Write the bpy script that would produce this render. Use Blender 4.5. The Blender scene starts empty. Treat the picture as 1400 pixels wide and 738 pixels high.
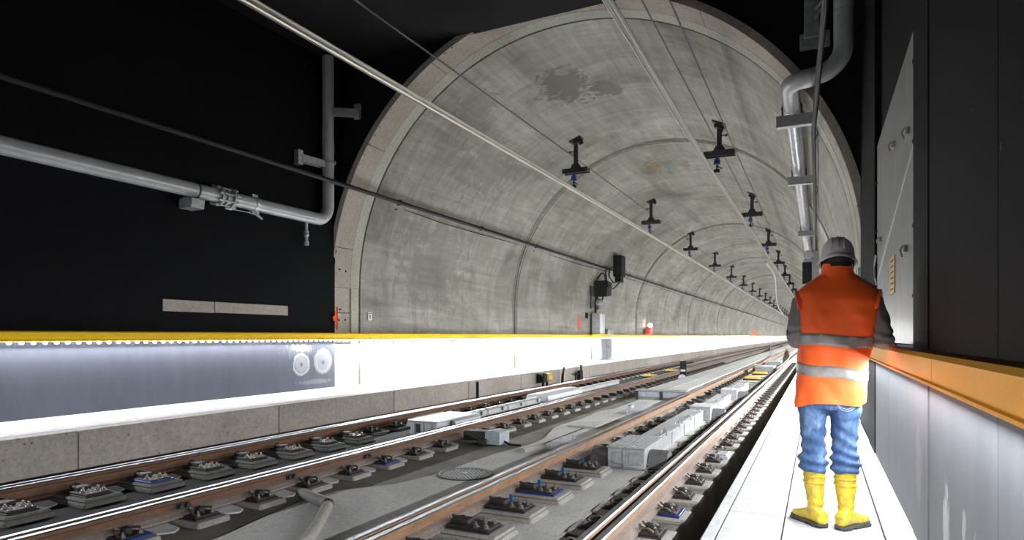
import bpy, bmesh, math, random
from mathutils import Vector, Matrix, noise
from mathutils.bvhtree import BVHTree
random.seed(7)
PI = math.pi
SC = bpy.context.scene
COL = SC.collection

# ------------------------------------------------------------------ camera, world, exposure
cam_d = bpy.data.cameras.new('camera')
cam_d.sensor_width = 36.0
cam_d.lens = 22.27
cam_d.shift_y = 0.0643
cam_d.clip_start = 0.05
cam_d.clip_end = 600
cam = bpy.data.objects.new('camera', cam_d)
cam.location = (0, 0, 1.217)
cam.rotation_euler = (PI/2, 0, math.radians(25.77))
COL.objects.link(cam)
SC.camera = cam

world = bpy.data.worlds.new('world')
SC.world = world
world.use_nodes = True
world.node_tree.nodes['Background'].inputs[0].default_value = (0.75, 0.85, 1.0, 1)
world.node_tree.nodes['Background'].inputs[1].default_value = 0.02

LED_WATT_RIGHT = (13.0, 34.0)      # watts per metre of handrail light line: in the chamber, in the tunnel
LED_WATT_LEFT = (15.0, 60.0)
LED_COL = (0.93, 0.96, 1.0)
SC.view_settings.view_transform = 'Standard'
SC.view_settings.look = 'None'
SC.view_settings.exposure = 1.0
SC.view_settings.gamma = 1
SC.view_settings.use_curve_mapping = False
SC.cycles.max_bounces = 8
SC.cycles.diffuse_bounces = 5
SC.cycles.glossy_bounces = 3
SC.cycles.sample_clamp_indirect = 6
SC.cycles.caustics_reflective = False
SC.cycles.caustics_refractive = False

# ------------------------------------------------------------------ helpers
class MB:
    def __init__(s):
        s.v = []; s.f = []
    def add(s, vs, fs):
        n = len(s.v)
        s.v += [tuple(p) for p in vs]
        s.f += [tuple(i+n for i in f) for f in fs]
        return s
    def box(s, x0, x1, y0, y1, z0, z1, b=0.0, M=None):
        if b <= 0:
            vs = [(x, y, z) for x in (x0, x1) for y in (y0, y1) for z in (z0, z1)]
            fs = [(0,1,3,2),(4,6,7,5),(0,4,5,1),(2,3,7,6),(0,2,6,4),(1,5,7,3)]
        else:
            # chamfered box
            vs = []; idx = {}
            X = (x0, x1); Y = (y0, y1); Z = (z0, z1)
            for i in (0,1):
                for j in (0,1):
                    for k in (0,1):
                        dx = b if i == 0 else -b; dy = b if j == 0 else -b; dz = b if k == 0 else -b
                        idx[(i,j,k,'x')] = len(vs); vs.append((X[i], Y[j]+dy, Z[k]+dz))
                        idx[(i,j,k,'y')] = len(vs); vs.append((X[i]+dx, Y[j], Z[k]+dz))
                        idx[(i,j,k,'z')] = len(vs); vs.append((X[i]+dx, Y[j]+dy, Z[k]))
            fs = []
            for i in (0,1):
                fs.append([idx[(i,a,c,'x')] for a, c in ((0,0),(1,0),(1,1),(0,1))])
                fs.append([idx[(a,i,c,'y')] for a, c in ((0,0),(1,0),(1,1),(0,1))])
                fs.append([idx[(a,c,i,'z')] for a, c in ((0,0),(1,0),(1,1),(0,1))])
            for j in (0,1):
                for k in (0,1):
                    fs.append([idx[(0,j,k,'y')], idx[(1,j,k,'y')], idx[(1,j,k,'z')], idx[(0,j,k,'z')]])
                    fs.append([idx[(j,0,k,'x')], idx[(j,1,k,'x')], idx[(j,1,k,'z')], idx[(j,0,k,'z')]])
                    fs.append([idx[(j,k,0,'x')], idx[(j,k,1,'x')], idx[(j,k,1,'y')], idx[(j,k,0,'y')]])
                    for i in (0,1):
                        pass
            for i in (0,1):
                for j in (0,1):
                    for k in (0,1):
                        fs.append([idx[(i,j,k,'x')], idx[(i,j,k,'y')], idx[(i,j,k,'z')]])
        if M is not None:
            vs = [M @ Vector(p) for p in vs]
        return s.add(vs, fs)
    def cyl(s, p0, p1, r0, r1=None, n=12, cap=True):
        if r1 is None: r1 = r0
        return s.tube([p0, p1], [r0, r1], n, cap)
    def tube(s, path, r, n=10, cap=True, sx=1.0):
        P = [Vector(p) for p in path]
        if not isinstance(r, (list, tuple)): r = [r]*len(P)
        up = None; rings = []
        for i, p in enumerate(P):
            if i == 0: t = P[1]-P[0]
            elif i == len(P)-1: t = P[-1]-P[-2]
            else: t = (P[i+1]-P[i]).normalized()+(P[i]-P[i-1]).normalized()
            t.normalize()
            if up is None:
                up = Vector((0,0,1)) if abs(t.z) < 0.9 else Vector((0,1,0))
            a = t.cross(up).normalized(); up = a.cross(t).normalized()
            rings.append([p + (a*math.cos(2*PI*k/n)*sx + up*math.sin(2*PI*k/n))*r[i] for k in range(n)])
        return s.loft(rings, cap)
    def loft(s, rings, cap=True, close=True):
        n = len(rings[0]); vs = [q for R in rings for q in R]; fs = []
        for i in range(len(rings)-1):
            for k in range(n if close else n-1):
                a = i*n+k; b = i*n+(k+1) % n
                fs.append((a, b, b+n, a+n))
        if cap:
            fs.append(tuple(range(n-1, -1, -1)))
            fs.append(tuple((len(rings)-1)*n+k for k in range(n)))
        return s.add(vs, fs)
    def prism_y(s, prof, y0, y1, ny=1):
        rings = [[(x, y0+(y1-y0)*j/ny, z) for x, z in prof] for j in range(ny+1)]
        return s.loft(rings)
    def prism_x(s, prof, x0, x1):
        return s.loft([[(x, y, z) for y, z in prof] for x in (x0, x1)])
    def prism_z(s, prof, z0, z1):
        return s.loft([[(x, y, z) for x, y in prof] for z in (z0, z1)])
    def lathe(s, prof, c=(0,0,0), n=24, M=None):
        rings = []
        for r, z in prof:
            R = []
            for k in range(n):
                p = Vector((r*math.cos(2*PI*k/n), r*math.sin(2*PI*k/n), z))
                if M is not None: p = M @ p
                R.append(p+Vector(c))
            rings.append(R)
        return s.loft(rings)
    def sphere(s, c, r, n=12, m=8, sc=(1,1,1)):
        rings = []
        for j in range(m+1):
            a = -PI/2+PI*j/m
            rr = max(math.cos(a), 0.02)
            rings.append([(c[0]+sc[0]*r*rr*math.cos(2*PI*k/n), c[1]+sc[1]*r*rr*math.sin(2*PI*k/n), c[2]+sc[2]*r*math.sin(a)) for k in range(n)])
        return s.loft(rings)
    def xf(s, M):
        s.v = [tuple(M @ Vector(p)) for p in s.v]; return s
    def mesh(s, name, m=None, smooth=False, ang=35):
        me = bpy.data.meshes.new(name)
        me.from_pydata(s.v, [], s.f)
        bm = bmesh.new(); bm.from_mesh(me)
        bmesh.ops.recalc_face_normals(bm, faces=bm.faces)
        bm.to_mesh(me); bm.free()
        if smooth:
            me.polygons.foreach_set('use_smooth', [True]*len(me.polygons))
            me.set_sharp_from_angle(angle=math.radians(ang))
        if m is not None: me.materials.append(m)
        return me
    def build(s, name, m=None, parent=None, smooth=False, ang=35, loc=None):
        return link(name, s.mesh(name, m, smooth, ang), parent, loc)

def link(name, me, parent=None, loc=None):
    o = bpy.data.objects.new(name, me)
    COL.objects.link(o)
    if parent is not None: o.parent = parent
    if loc is not None: o.location = loc
    return o
def tag(o, label=None, cat=None, group=None, kind=None):
    if label: o['label'] = label
    if cat: o['category'] = cat
    if group: o['group'] = group
    if kind: o['kind'] = kind
    return o
def empty(name, loc=(0,0,0), label=None, cat=None, group=None, kind=None, rz=0):
    o = bpy.data.objects.new(name, None)
    o.empty_display_size = 0.1
    COL.objects.link(o)
    o.location = loc; o.rotation_euler = (0,0,rz)
    return tag(o, label, cat, group, kind)
def copy_tree(src, parent=None):
    c = src.copy(); COL.objects.link(c)
    if parent is not None: c.parent = parent
    for ch in KIDS.get(src.name, []):
        d = ch.copy(); COL.objects.link(d); d.parent = c
    return c
KIDS = {}
def note_kids(root, kids): KIDS[root.name] = kids
def ordinal(i):
    if i < 20: return ORD[i]
    t = ['twent','thirt','fort','fift'][(i+1)//10-2]
    return t+'ieth' if (i+1) % 10 == 0 else t+'y-'+['first','second','third','fourth','fifth','sixth','seventh','eighth','ninth'][(i+1) % 10-1]
ORD = ['nearest','second','third','fourth','fifth','sixth','seventh','eighth','ninth','tenth','eleventh','twelfth','thirteenth','fourteenth','fifteenth','sixteenth','seventeenth','eighteenth','nineteenth','twentieth']

# ------------------------------------------------------------------ materials
def nodes(name):
    m = bpy.data.materials.new(name); m.use_nodes = True
    nt = m.node_tree
    b = nt.nodes['Principled BSDF']
    return m, nt, b
def N(nt, t, **kw):
    n = nt.nodes.new(t)
    for k, v in kw.items():
        if k.startswith('i_'):
            n.inputs[k[2:]].default_value = v
        else: setattr(n, k, v)
    return n
def ramp(nt, fac, stops, interp='LINEAR'):
    r = nt.nodes.new('ShaderNodeValToRGB'); r.color_ramp.interpolation = interp
    el = r.color_ramp.elements
    while len(el) < len(stops): el.new(0.5)
    for e, (p, c) in zip(el, stops):
        e.position = p
        e.color = (c, c, c, 1) if isinstance(c, (int, float)) else (*c, 1)
    nt.links.new(fac, r.inputs[0]); return r.outputs[0]
def pos(nt, scale=(1,1,1), space='world'):
    if space == 'world':
        g = nt.nodes.new('ShaderNodeNewGeometry').outputs['Position']
    elif space == 'uv':
        g = nt.nodes.new('ShaderNodeTexCoord').outputs['UV']
    else:
        g = nt.nodes.new('ShaderNodeTexCoord').outputs['Object']
    mp = nt.nodes.new('ShaderNodeMapping'); mp.inputs['Scale'].default_value = scale
    nt.links.new(g, mp.inputs['Vector']); return mp.outputs[0]
def noi(nt, vec, scale, detail=4, rough=0.6, dist=0.0):
    n = nt.nodes.new('ShaderNodeTexNoise')
    n.inputs['Scale'].default_value = scale; n.inputs['Detail'].default_value = detail
    n.inputs['Roughness'].default_value = rough; n.inputs['Distortion'].default_value = dist
    nt.links.new(vec, n.inputs['Vector']); return n.outputs['Fac']
def mix(nt, fac, a, b, mode='MIX'):
    m = nt.nodes.new('ShaderNodeMix'); m.data_type = 'RGBA'; m.blend_type = mode
    def put(sock, v):
        if isinstance(v, bpy.types.NodeSocket): nt.links.new(v, sock)
        elif isinstance(v, (int, float)): sock.default_value = v if sock.type == 'VALUE' else (v, v, v, 1)
        else: sock.default_value = (*v, 1)
    put(m.inputs[0], fac); put(m.inputs[6], a); put(m.inputs[7], b)
    return m.outputs[2]
def math_(nt, op, a, b=None, c=None):
    m = nt.nodes.new('ShaderNodeMath'); m.operation = op
    for i, v in enumerate((a, b, c)):
        if v is None: continue
        if isinstance(v, bpy.types.NodeSocket): nt.links.new(v, m.inputs[i])
        else: m.inputs[i].default_value = v
    return m.outputs[0]
def bump(nt, b, h, strength=0.3, dist=0.01):
    n = nt.nodes.new('ShaderNodeBump'); n.inputs['Strength'].default_value = strength
    n.inputs['Distance'].default_value = dist
    nt.links.new(h, n.inputs['Height']); nt.links.new(n.outputs[0], b.inputs['Normal'])
def simple(name, col, rough=0.5, metal=0.0, var=0.12, scale=12.0, bumps=0.0, space='object', spec=0.5):
    m, nt, b = nodes(name)
    f = noi(nt, pos(nt, space=space), scale, 5)
    lo = tuple(c*(1-var*1.6) for c in col); hi = tuple(min(1, c*(1+var*1.6)) for c in col)
    nt.links.new(ramp(nt, f, [(0.3, lo), (0.7, hi)]), b.inputs['Base Color'])
    b.inputs['Roughness'].default_value = rough; b.inputs['Metallic'].default_value = metal
    b.inputs['Specular IOR Level'].default_value = spec
    if bumps: bump(nt, b, f, bumps, 0.01)
    return m
def emit(name, col, strength):
    m, nt, b = nodes(name)
    b.inputs['Base Color'].default_value = (*col, 1)
    b.inputs['Emission Color'].default_value = (*col, 1)
    b.inputs['Emission Strength'].default_value = strength
    m.cycles.emission_sampling = 'NONE'
    return m
def concrete(name, col, var=0.2, pits=True, rough=0.85, bscale=1.0, streak=(1,1,1), space='world', spots=0.5, piece=0.12, relief=0.3):
    m, nt, b = nodes(name)
    v = pos(nt, streak, space)
    big = noi(nt, v, 0.9*bscale, 6, 0.62, 0.4)
    fine = noi(nt, pos(nt, space=space), 45, 3, 0.7)
    lo = tuple(c*(1-var) for c in col); hi = tuple(min(1, c*(1+var)) for c in col)
    c1 = ramp(nt, big, [(0.28, lo), (0.5, col), (0.72, hi)])
    c2 = mix(nt, 0.35, c1, ramp(nt, fine, [(0.3, 0.25), (0.7, 0.75)]), 'OVERLAY')
    if pits:
        vo = nt.nodes.new('ShaderNodeTexVoronoi'); vo.inputs['Scale'].default_value = 8
        nt.links.new(pos(nt, space=space), vo.inputs['Vector'])
        sel = noi(nt, pos(nt, space=space), 3.5, 2)
        pm = math_(nt, 'MULTIPLY', ramp(nt, vo.outputs['Distance'], [(0.07, 1.0), (0.13, 0.0)]), ramp(nt, sel, [(0.47, 0.0), (0.52, 1.0)]))
        c2 = mix(nt, math_(nt, 'MULTIPLY', pm, spots), c2, tuple(c*0.2 for c in col))
    oi = nt.nodes.new('ShaderNodeObjectInfo')
    c2 = mix(nt, 1.0, c2, ramp(nt, oi.outputs['Random'], [(0.0, 1-piece), (1.0, 1.0)]), 'MULTIPLY')
    mid = noi(nt, pos(nt, space=space), 14*bscale, 5, 0.7)
    c2 = mix(nt, 0.4, c2, ramp(nt, mid, [(0.3, 0.28), (0.7, 0.72)]), 'OVERLAY')
    nt.links.new(c2, b.inputs['Base Color'])
    b.inputs['Roughness'].default_value = rough; b.inputs['Specular IOR Level'].default_value = 0.2
    bump(nt, b, mix(nt, 0.5, fine, mid), relief, 0.012)
    return m

M = {}
M['kerb'] = concrete('kerb_concrete', (0.47, 0.43, 0.385), 0.18, spots=0.8, piece=0.2)
M['slab_white'] = concrete('walkway_concrete', (0.55, 0.55, 0.555), 0.09, pits=False, piece=0.08)
M['floor_dark'] = concrete('rough_floor_concrete', (0.20, 0.185, 0.155), 0.35, bscale=2.0, piece=0.0, relief=0.9)
M['floor_light'] = concrete('smooth_floor_concrete', (0.52, 0.515, 0.49), 0.16, bscale=1.5)
M['trench'] = concrete('trench_dirt', (0.09, 0.085, 0.075), 0.4, bscale=3, pits=False)
M['pad_shaded'] = concrete('shaded_pad_concrete', (0.15, 0.145, 0.135), 0.2, bscale=3)  # pad concrete darkened to stand for the near rail's shadow
M['bed_black'] = concrete('black_bed', (0.013, 0.012, 0.011), 0.4, pits=False, bscale=3)  # even near-black tone between the left track's rails
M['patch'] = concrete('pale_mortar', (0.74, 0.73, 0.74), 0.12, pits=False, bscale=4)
M['pad'] = concrete('pad_concrete', (0.40, 0.38, 0.34), 0.15, bscale=3, spots=0.4)
M['portal'] = concrete('portal_concrete', (0.40, 0.36, 0.31), 0.13, bscale=1.4)
M['green_band'] = concrete('greenish_concrete', (0.43, 0.435, 0.365), 0.1, pits=False, bscale=1.5)
M['joint_lip'] = simple('joint_lip_dark', (0.17, 0.16, 0.135), 0.9)
M['joint'] = simple('joint_dark', (0.05, 0.047, 0.04), 0.95)

def vault_material():
    m, nt, b = nodes('vault_concrete')
    uv = lambda sc: pos(nt, sc, 'uv')          # u = arc length, v = distance along the tunnel
    streak = noi(nt, uv((0.22, 1.1, 1)), 1.3, 8, 0.72, 1.4)
    blot = noi(nt, uv((0.35, 0.25, 1)), 1.3, 7, 0.62, 0.8)
    fine = noi(nt, uv((1, 1, 1)), 28, 4, 0.7)
    brush = noi(nt, uv((2.4, 0.22, 1)), 2.2, 7, 0.68, 0.6)
    c = ramp(nt, blot, [(0.30, (0.165, 0.158, 0.130)), (0.46, (0.27, 0.262, 0.226)), (0.56, (0.315, 0.307, 0.27)), (0.70, (0.40, 0.392, 0.35))])
    c = mix(nt, 0.55, c, ramp(nt, streak, [(0.28, 0.22), (0.5, 0.5), (0.72, 0.68)]), 'OVERLAY')
    c = mix(nt, 0.6, c, ramp(nt, brush, [(0.3, 0.28), (0.7, 0.66)]), 'OVERLAY')
    c = mix(nt, 0.4, c, ramp(nt, fine, [(0.3, 0.25), (0.7, 0.75)]), 'OVERLAY')
    spk = ramp(nt, noi(nt, uv((1, 1, 1)), 9, 2, 0.5), [(0.245, 0.8), (0.27, 0.0)])
    c = mix(nt, spk, c, (0.12, 0.115, 0.10))
    # formwork seams every 2.6 m along the tunnel
    sx = nt.nodes.new('ShaderNodeSeparateXYZ')
    nt.links.new(nt.nodes.new('ShaderNodeTexCoord').outputs['UV'], sx.inputs[0])
    w = noi(nt, uv((0.6, 0.6, 1)), 1.2, 3)
    yy = math_(nt, 'ADD', sx.outputs[1], math_(nt, 'MULTIPLY', w, 0.10))
    fr = math_(nt, 'FRACT', math_(nt, 'DIVIDE', yy, 1.3))
    line = ramp(nt, fr, [(0.0, 1.0), (0.012, 0.75), (0.03, 0.0)])
    line = math_(nt, 'MULTIPLY', line, ramp(nt, noi(nt, uv((0.5, 0.8, 1)), 0.9, 2), [(0.42, 0.0), (0.6, 0.75)]))
    c = mix(nt, line, c, (0.14, 0.13, 0.10))
    # horizontal pour seam
    # damp stains
    def stain(u0, v0, ru, rv, col, amt, thr=0.5, sc=3.0):
        nonlocal c
        du = math_(nt, 'DIVIDE', math_(nt, 'SUBTRACT', sx.outputs[0], u0), ru)
        dv = math_(nt, 'DIVIDE', math_(nt, 'SUBTRACT', sx.outputs[1], v0), rv)
        d = math_(nt, 'SQRT', math_(nt, 'ADD', math_(nt, 'MULTIPLY', du, du), math_(nt, 'MULTIPLY', dv, dv)))
        nz = noi(nt, uv((1, 1, 1)), sc, 6, 0.65, 0.8)
        k = math_(nt, 'ADD', d, math_(nt, 'MULTIPLY', math_(nt, 'SUBTRACT', nz, 0.5), 2.6))
        k = ramp(nt, k, [(thr, amt), (thr+0.12, 0.0)])
        c = mix(nt, k, c, col)
    for s_ in STAINS: stain(*s_)
    nt.links.new(c, b.inputs['Base Color'])
    b.inputs['Roughness'].default_value = 0.8
    bump(nt, b, mix(nt, 0.5, streak, fine), 0.25, 0.02)
    return m
# (arc length from left foot, distance along tunnel, half sizes, colour, amount)
STAINS = [(9.2, 13.6, 0.9, 1.5, (0.13, 0.125, 0.105), 0.85),
          (10.0, 14.4, 0.5, 0.8, (0.12, 0.115, 0.095), 0.75),
          (3.6, 14.0, 2.2, 2.6, (0.155, 0.148, 0.12), 0.45),
          (6.3, 14.6, 1.2, 2.6, (0.16, 0.155, 0.13), 0.5),
          (7.4, 12.4, 0.8, 1.0, (0.17, 0.165, 0.15), 0.55),
          (4.4, 24.5, 1.4, 3.0, (0.17, 0.16, 0.135), 0.4),
          (9.4, 21.5, 0.35, 1.3, (0.20, 0.15, 0.08), 0.9),
          (10.4, 22.0, 0.3, 0.9, (0.20, 0.17, 0.11), 0.7),
          (14.2, 18.0, 0.5, 3.0, (0.22, 0.21, 0.17), 0.5),
          (15.1, 14.0, 0.5, 2.5, (0.23, 0.20, 0.14), 0.5),
          (12.0, 33.2, 1.6, 0.5, (0.25, 0.19, 0.13), 0.5),
          (4.6, 16.0, 0.6, 2.0, (0.22, 0.21, 0.18), 0.5)]
M['vault'] = vault_material()

def black_paint(name, smears=(), rings=(), base=(0.006, 0.0063, 0.0072), rough=0.66, spec=0.06):
    m, nt, b = nodes(name)
    w = pos(nt)
    sc = noi(nt, pos(nt, (2.0, 2.0, 0.5)), 2.0, 6, 0.7)
    c = ramp(nt, sc, [(0.3, tuple(0.88*q for q in base)), (0.7, tuple(1.14*q for q in base))])
    # pale scratches and dribbles
    th = noi(nt, pos(nt, (3, 3, 1.2)), 9, 3, 0.8)
    gate = noi(nt, w, 1.7, 2)
    k = math_(nt, 'MULTIPLY', ramp(nt, th, [(0.70, 0.0), (0.76, 0.6)]), ramp(nt, gate, [(0.5, 0.0), (0.62, 1.0)]))
    c = mix(nt, k, c, (0.22, 0.22, 0.22))
    g = nt.nodes.new('ShaderNodeNewGeometry').outputs['Position']
    sx = nt.nodes.new('ShaderNodeSeparateXYZ'); nt.links.new(g, sx.inputs[0])
    def dist(y0, z0, ry, rz):
        dy = math_(nt, 'DIVIDE', math_(nt, 'SUBTRACT', sx.outputs[1], y0), ry)
        dz = math_(nt, 'DIVIDE', math_(nt, 'SUBTRACT', sx.outputs[2], z0), rz)
        return math_(nt, 'SQRT', math_(nt, 'ADD', math_(nt, 'MULTIPLY', dy, dy), math_(nt, 'MULTIPLY', dz, dz)))
    nz = noi(nt, pos(nt, (2, 2, 1)), 6, 5, 0.7, 0.6)
    for (y0, z0, ry, rz, amt) in smears:
        d = math_(nt, 'ADD', dist(y0, z0, ry, rz), math_(nt, 'MULTIPLY', math_(nt, 'SUBTRACT', nz, 0.5), 2.2))
        c = mix(nt, ramp(nt, d, [(0.55, amt), (0.85, 0.0)]), c, (0.42, 0.42, 0.42))
    for (y0, z0, r, wd, amt) in rings:
        d = math_(nt, 'ADD', dist(y0, z0, r, r), math_(nt, 'MULTIPLY', math_(nt, 'SUBTRACT', nz, 0.5), 0.5))
        a = math_(nt, 'ABSOLUTE', math_(nt, 'SUBTRACT', d, 1.0))
        c = mix(nt, ramp(nt, a, [(wd*0.5, amt), (wd, 0.0)]), c, (0.5, 0.5, 0.5))
    nt.links.new(c, b.inputs['Base Color'])
    b.inputs['Roughness'].default_value = rough; b.inputs['Specular IOR Level'].default_value = spec
    bump(nt, b, noi(nt, w, 30, 4), 0.08, 0.005)
    return m
M['black_left'] = black_paint('black_paint_left')
M['lit_black_left'] = black_paint('black_paint_lit_left', base=(0.075, 0.08, 0.10), rough=0.6, spec=0.2,  # lower wall: black paint raised to grey for the handrail light on it
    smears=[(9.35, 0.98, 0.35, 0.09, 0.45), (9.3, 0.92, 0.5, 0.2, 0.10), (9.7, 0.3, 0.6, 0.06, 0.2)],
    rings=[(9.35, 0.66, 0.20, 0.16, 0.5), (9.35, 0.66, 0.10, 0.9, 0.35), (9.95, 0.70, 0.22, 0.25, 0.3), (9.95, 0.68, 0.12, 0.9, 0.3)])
M['black_right'] = black_paint('black_paint_right')
M['lit_black_right'] = black_paint('black_paint_lit_right', base=(0.078, 0.082, 0.09), rough=0.6, spec=0.2,  # same black paint as above, its lit brightness put into the base colour
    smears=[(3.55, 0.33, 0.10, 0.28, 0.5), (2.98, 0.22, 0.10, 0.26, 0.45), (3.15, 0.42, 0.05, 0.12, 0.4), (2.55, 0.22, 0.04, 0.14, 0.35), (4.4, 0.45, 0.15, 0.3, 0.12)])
M['black_plain'] = simple('black_paint_plain', (0.0075, 0.0075, 0.008), 0.8, scale=2, space='world', spec=0.15)

def yellow_paint(name, lo, hi):
    m, nt, b = nodes(name)
    f = noi(nt, pos(nt, (3, 0.5, 3)), 4, 5)
    g = noi(nt, pos(nt), 60, 4)
    c = ramp(nt, f, [(0.3, lo), (0.7, hi)])
    c = mix(nt, 0.25, c, ramp(nt, g, [(0.3, 0.35), (0.7, 0.65)]), 'OVERLAY')
    nt.links.new(c, b.inputs['Base Color']); b.inputs['Roughness'].default_value = 0.45
    b.inputs['Specular IOR Level'].default_value = 0.12
    bump(nt, b, g, 0.06, 0.003)
    return m
M['yellow'] = yellow_paint('yellow_handrail_paint', (0.66, 0.40, 0.01), (0.76, 0.49, 0.015))
M['yellow_vest_glow'] = yellow_paint('yellow_paint_orange_glow', (0.82, 0.34, 0.006), (0.88, 0.42, 0.008))  # yellow paint with the vest's orange reflection mixed into its colour
def rust_material(name, dark, light, speck):
    m, nt, b = nodes(name)
    a = noi(nt, pos(nt, (1, 0.35, 1)), 14, 6, 0.7)
    f = noi(nt, pos(nt), 70, 4, 0.75)
    c = ramp(nt, a, [(0.3, dark), (0.7, light)])
    c = mix(nt, ramp(nt, f, [(0.60, 0.0), (0.70, speck)]), c, (0.55, 0.42, 0.28))
    nt.links.new(c, b.inputs['Base Color']); b.inputs['Roughness'].default_value = 0.75
    bump(nt, b, f, 0.3, 0.004)
    return m
M['rust'] = rust_material('rail_rust', (0.22, 0.105, 0.05), (0.40, 0.24, 0.13), 0.5)
M['rust_dark'] = rust_material('rail_rust_dark', (0.10, 0.05, 0.028), (0.20, 0.10, 0.055), 0.5)
M['rust_light'] = rust_material('rail_rust_light', (0.34, 0.21, 0.14), (0.50, 0.36, 0.27), 0.5)
M['steel'] = simple('rail_head_steel', (0.36, 0.38, 0.42), 0.30, 1.0, var=0.05, scale=3)
M['rail_foot'] = concrete('dusty_rail_foot', (0.33, 0.27, 0.23), 0.2, pits=False, bscale=2)
M['iron'] = simple('black_iron', (0.045, 0.042, 0.040), 0.6, 0.0, var=0.3, scale=25, bumps=0.2, spec=0.25)
M['bolt'] = simple('bolt_steel', (0.30, 0.27, 0.24), 0.45, 0.8, var=0.3, scale=40)
M['blue_plastic'] = simple('blue_plastic', (0.02, 0.05, 0.22), 0.4)
M['blue_tag'] = simple('blue_tag', (0.02, 0.16, 0.42), 0.5)
M['galv'] = simple('galvanised_steel', (0.50, 0.51, 0.53), 0.42, 0.6, var=0.14, scale=18, bumps=0.1)
M['galv_dull'] = simple('dull_grey_steel', (0.30, 0.31, 0.31), 0.5, 0.3, var=0.15, scale=10)
M['pipe'] = simple('grey_painted_pipe', (0.42, 0.43, 0.43), 0.30, 0.1, var=0.08, scale=4)
M['pipe_wrap'] = simple('pipe_cladding', (0.42, 0.43, 0.45), 0.28, 0.55, var=0.15, scale=9, bumps=0.3)
M['alu'] = simple('aluminium', (0.78, 0.76, 0.72), 0.3, 0.7, var=0.05, scale=6)
M['dark_steel'] = simple('dark_support_steel', (0.035, 0.036, 0.038), 0.5, 0.3, var=0.2)
M['insul'] = simple('blue_insulator', (0.02, 0.05, 0.30), 0.3)
M['cable'] = simple('black_cable', (0.012, 0.012, 0.012), 0.6, spec=0.25)
M['wire'] = simple('wire_grey', (0.13, 0.13, 0.125), 0.5, 0.3)
M['tarp'] = simple('grey_drum_cover', (0.16, 0.155, 0.15), 0.65, var=0.2, scale=8, bumps=0.3)
M['box_blue'] = simple('blue_grey_box', (0.40, 0.44, 0.50), 0.45, 0.1, var=0.12)
M['white_box'] = simple('white_cabinet', (0.55, 0.57, 0.60), 0.5, 0.0, var=0.08)
M['lower_cab'] = simple('grey_white_cabinet', (0.20, 0.21, 0.235), 0.55, 0.0, var=0.1, scale=6)
M['machine'] = simple('machine_grey', (0.47, 0.475, 0.48), 0.5, 0.1, var=0.14, scale=9)
M['pale_yellow'] = simple('ochre_balise', (0.62, 0.42, 0.06), 0.5)
M['orange_spray'] = simple('orange_spray_paint', (0.85, 0.10, 0.01), 0.7, var=0.1)
M['red_box'] = simple('red_lamp_housing', (0.45, 0.05, 0.03), 0.5)
M['sign_white'] = simple('white_plate', (0.62, 0.62, 0.60), 0.5, var=0.04)
M['sign_yellow'] = simple('ochre_plate', (0.62, 0.42, 0.16), 0.5, var=0.06)
M['ink'] = simple('dark_print', (0.02, 0.02, 0.02), 0.7, spec=0.15)
M['led'] = emit('led_white', (0.95, 0.97, 1.0), 2.0)
M['lamp'] = emit('lamp_white', (1.0, 0.95, 0.9), 14.0)
M['plank'] = concrete('pale_strip_concrete', (0.42, 0.38, 0.33), 0.12, spots=0.8)
M['cover'] = simple('aluminium_cover', (0.55, 0.55, 0.56), 0.4, 0.35, var=0.1, scale=25, bumps=0.1)
M['hose'] = simple('pale_hose', (0.55, 0.53, 0.50), 0.5)
def panel_material():
    m, nt, b = nodes('brushed_sheet')
    f = noi(nt, pos(nt, (1, 3.0, 1.0)), 3.0, 6, 0.7)
    c = ramp(nt, f, [(0.3, (0.20, 0.205, 0.215)), (0.7, (0.32, 0.325, 0.34))])
    nt.links.new(c, b.inputs['Base Color']); b.inputs['Roughness'].default_value = 0.34
    b.inputs['Metallic'].default_value = 0.75
    bump(nt, b, f, 0.15, 0.01)
    return m
M['panel'] = panel_material()

# ------------------------------------------------------------------ setting: levels and planes
YN, YP, YF = -14.0, 10.3, 230.0        # near end (unseen, extended with its light lines for bounce light), portal plane, far end
XL, XR = -9.08, 0.54                  # left and right side walls
KX = -7.5                             # kerb edge of the left ledge
LZ = 0.15                             # left ledge level
WX = -0.64                            # edge of the right walkway
FZ = -0.39                            # track floor
CX, CZ, R = -4.27, 2.24, 4.80         # tunnel vault
TOP = 6.85

floor = empty('floor', (0,0,0), 'dark rough concrete track floor under both tracks', 'floor', kind='structure')
MB().box(-8.0, -1.02, YN, YF, FZ-0.5, FZ-0.004).build('track_bed', M['floor_dark'], floor)
MB().box(-6.72, -5.15, YN, YF, FZ-0.1, FZ).build('track_channel', M['bed_black'], floor)
MB().box(-1.2, 0.6, YN, YF, FZ-0.9, FZ-0.38).build('trench_bottom', M['trench'], floor)
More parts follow.
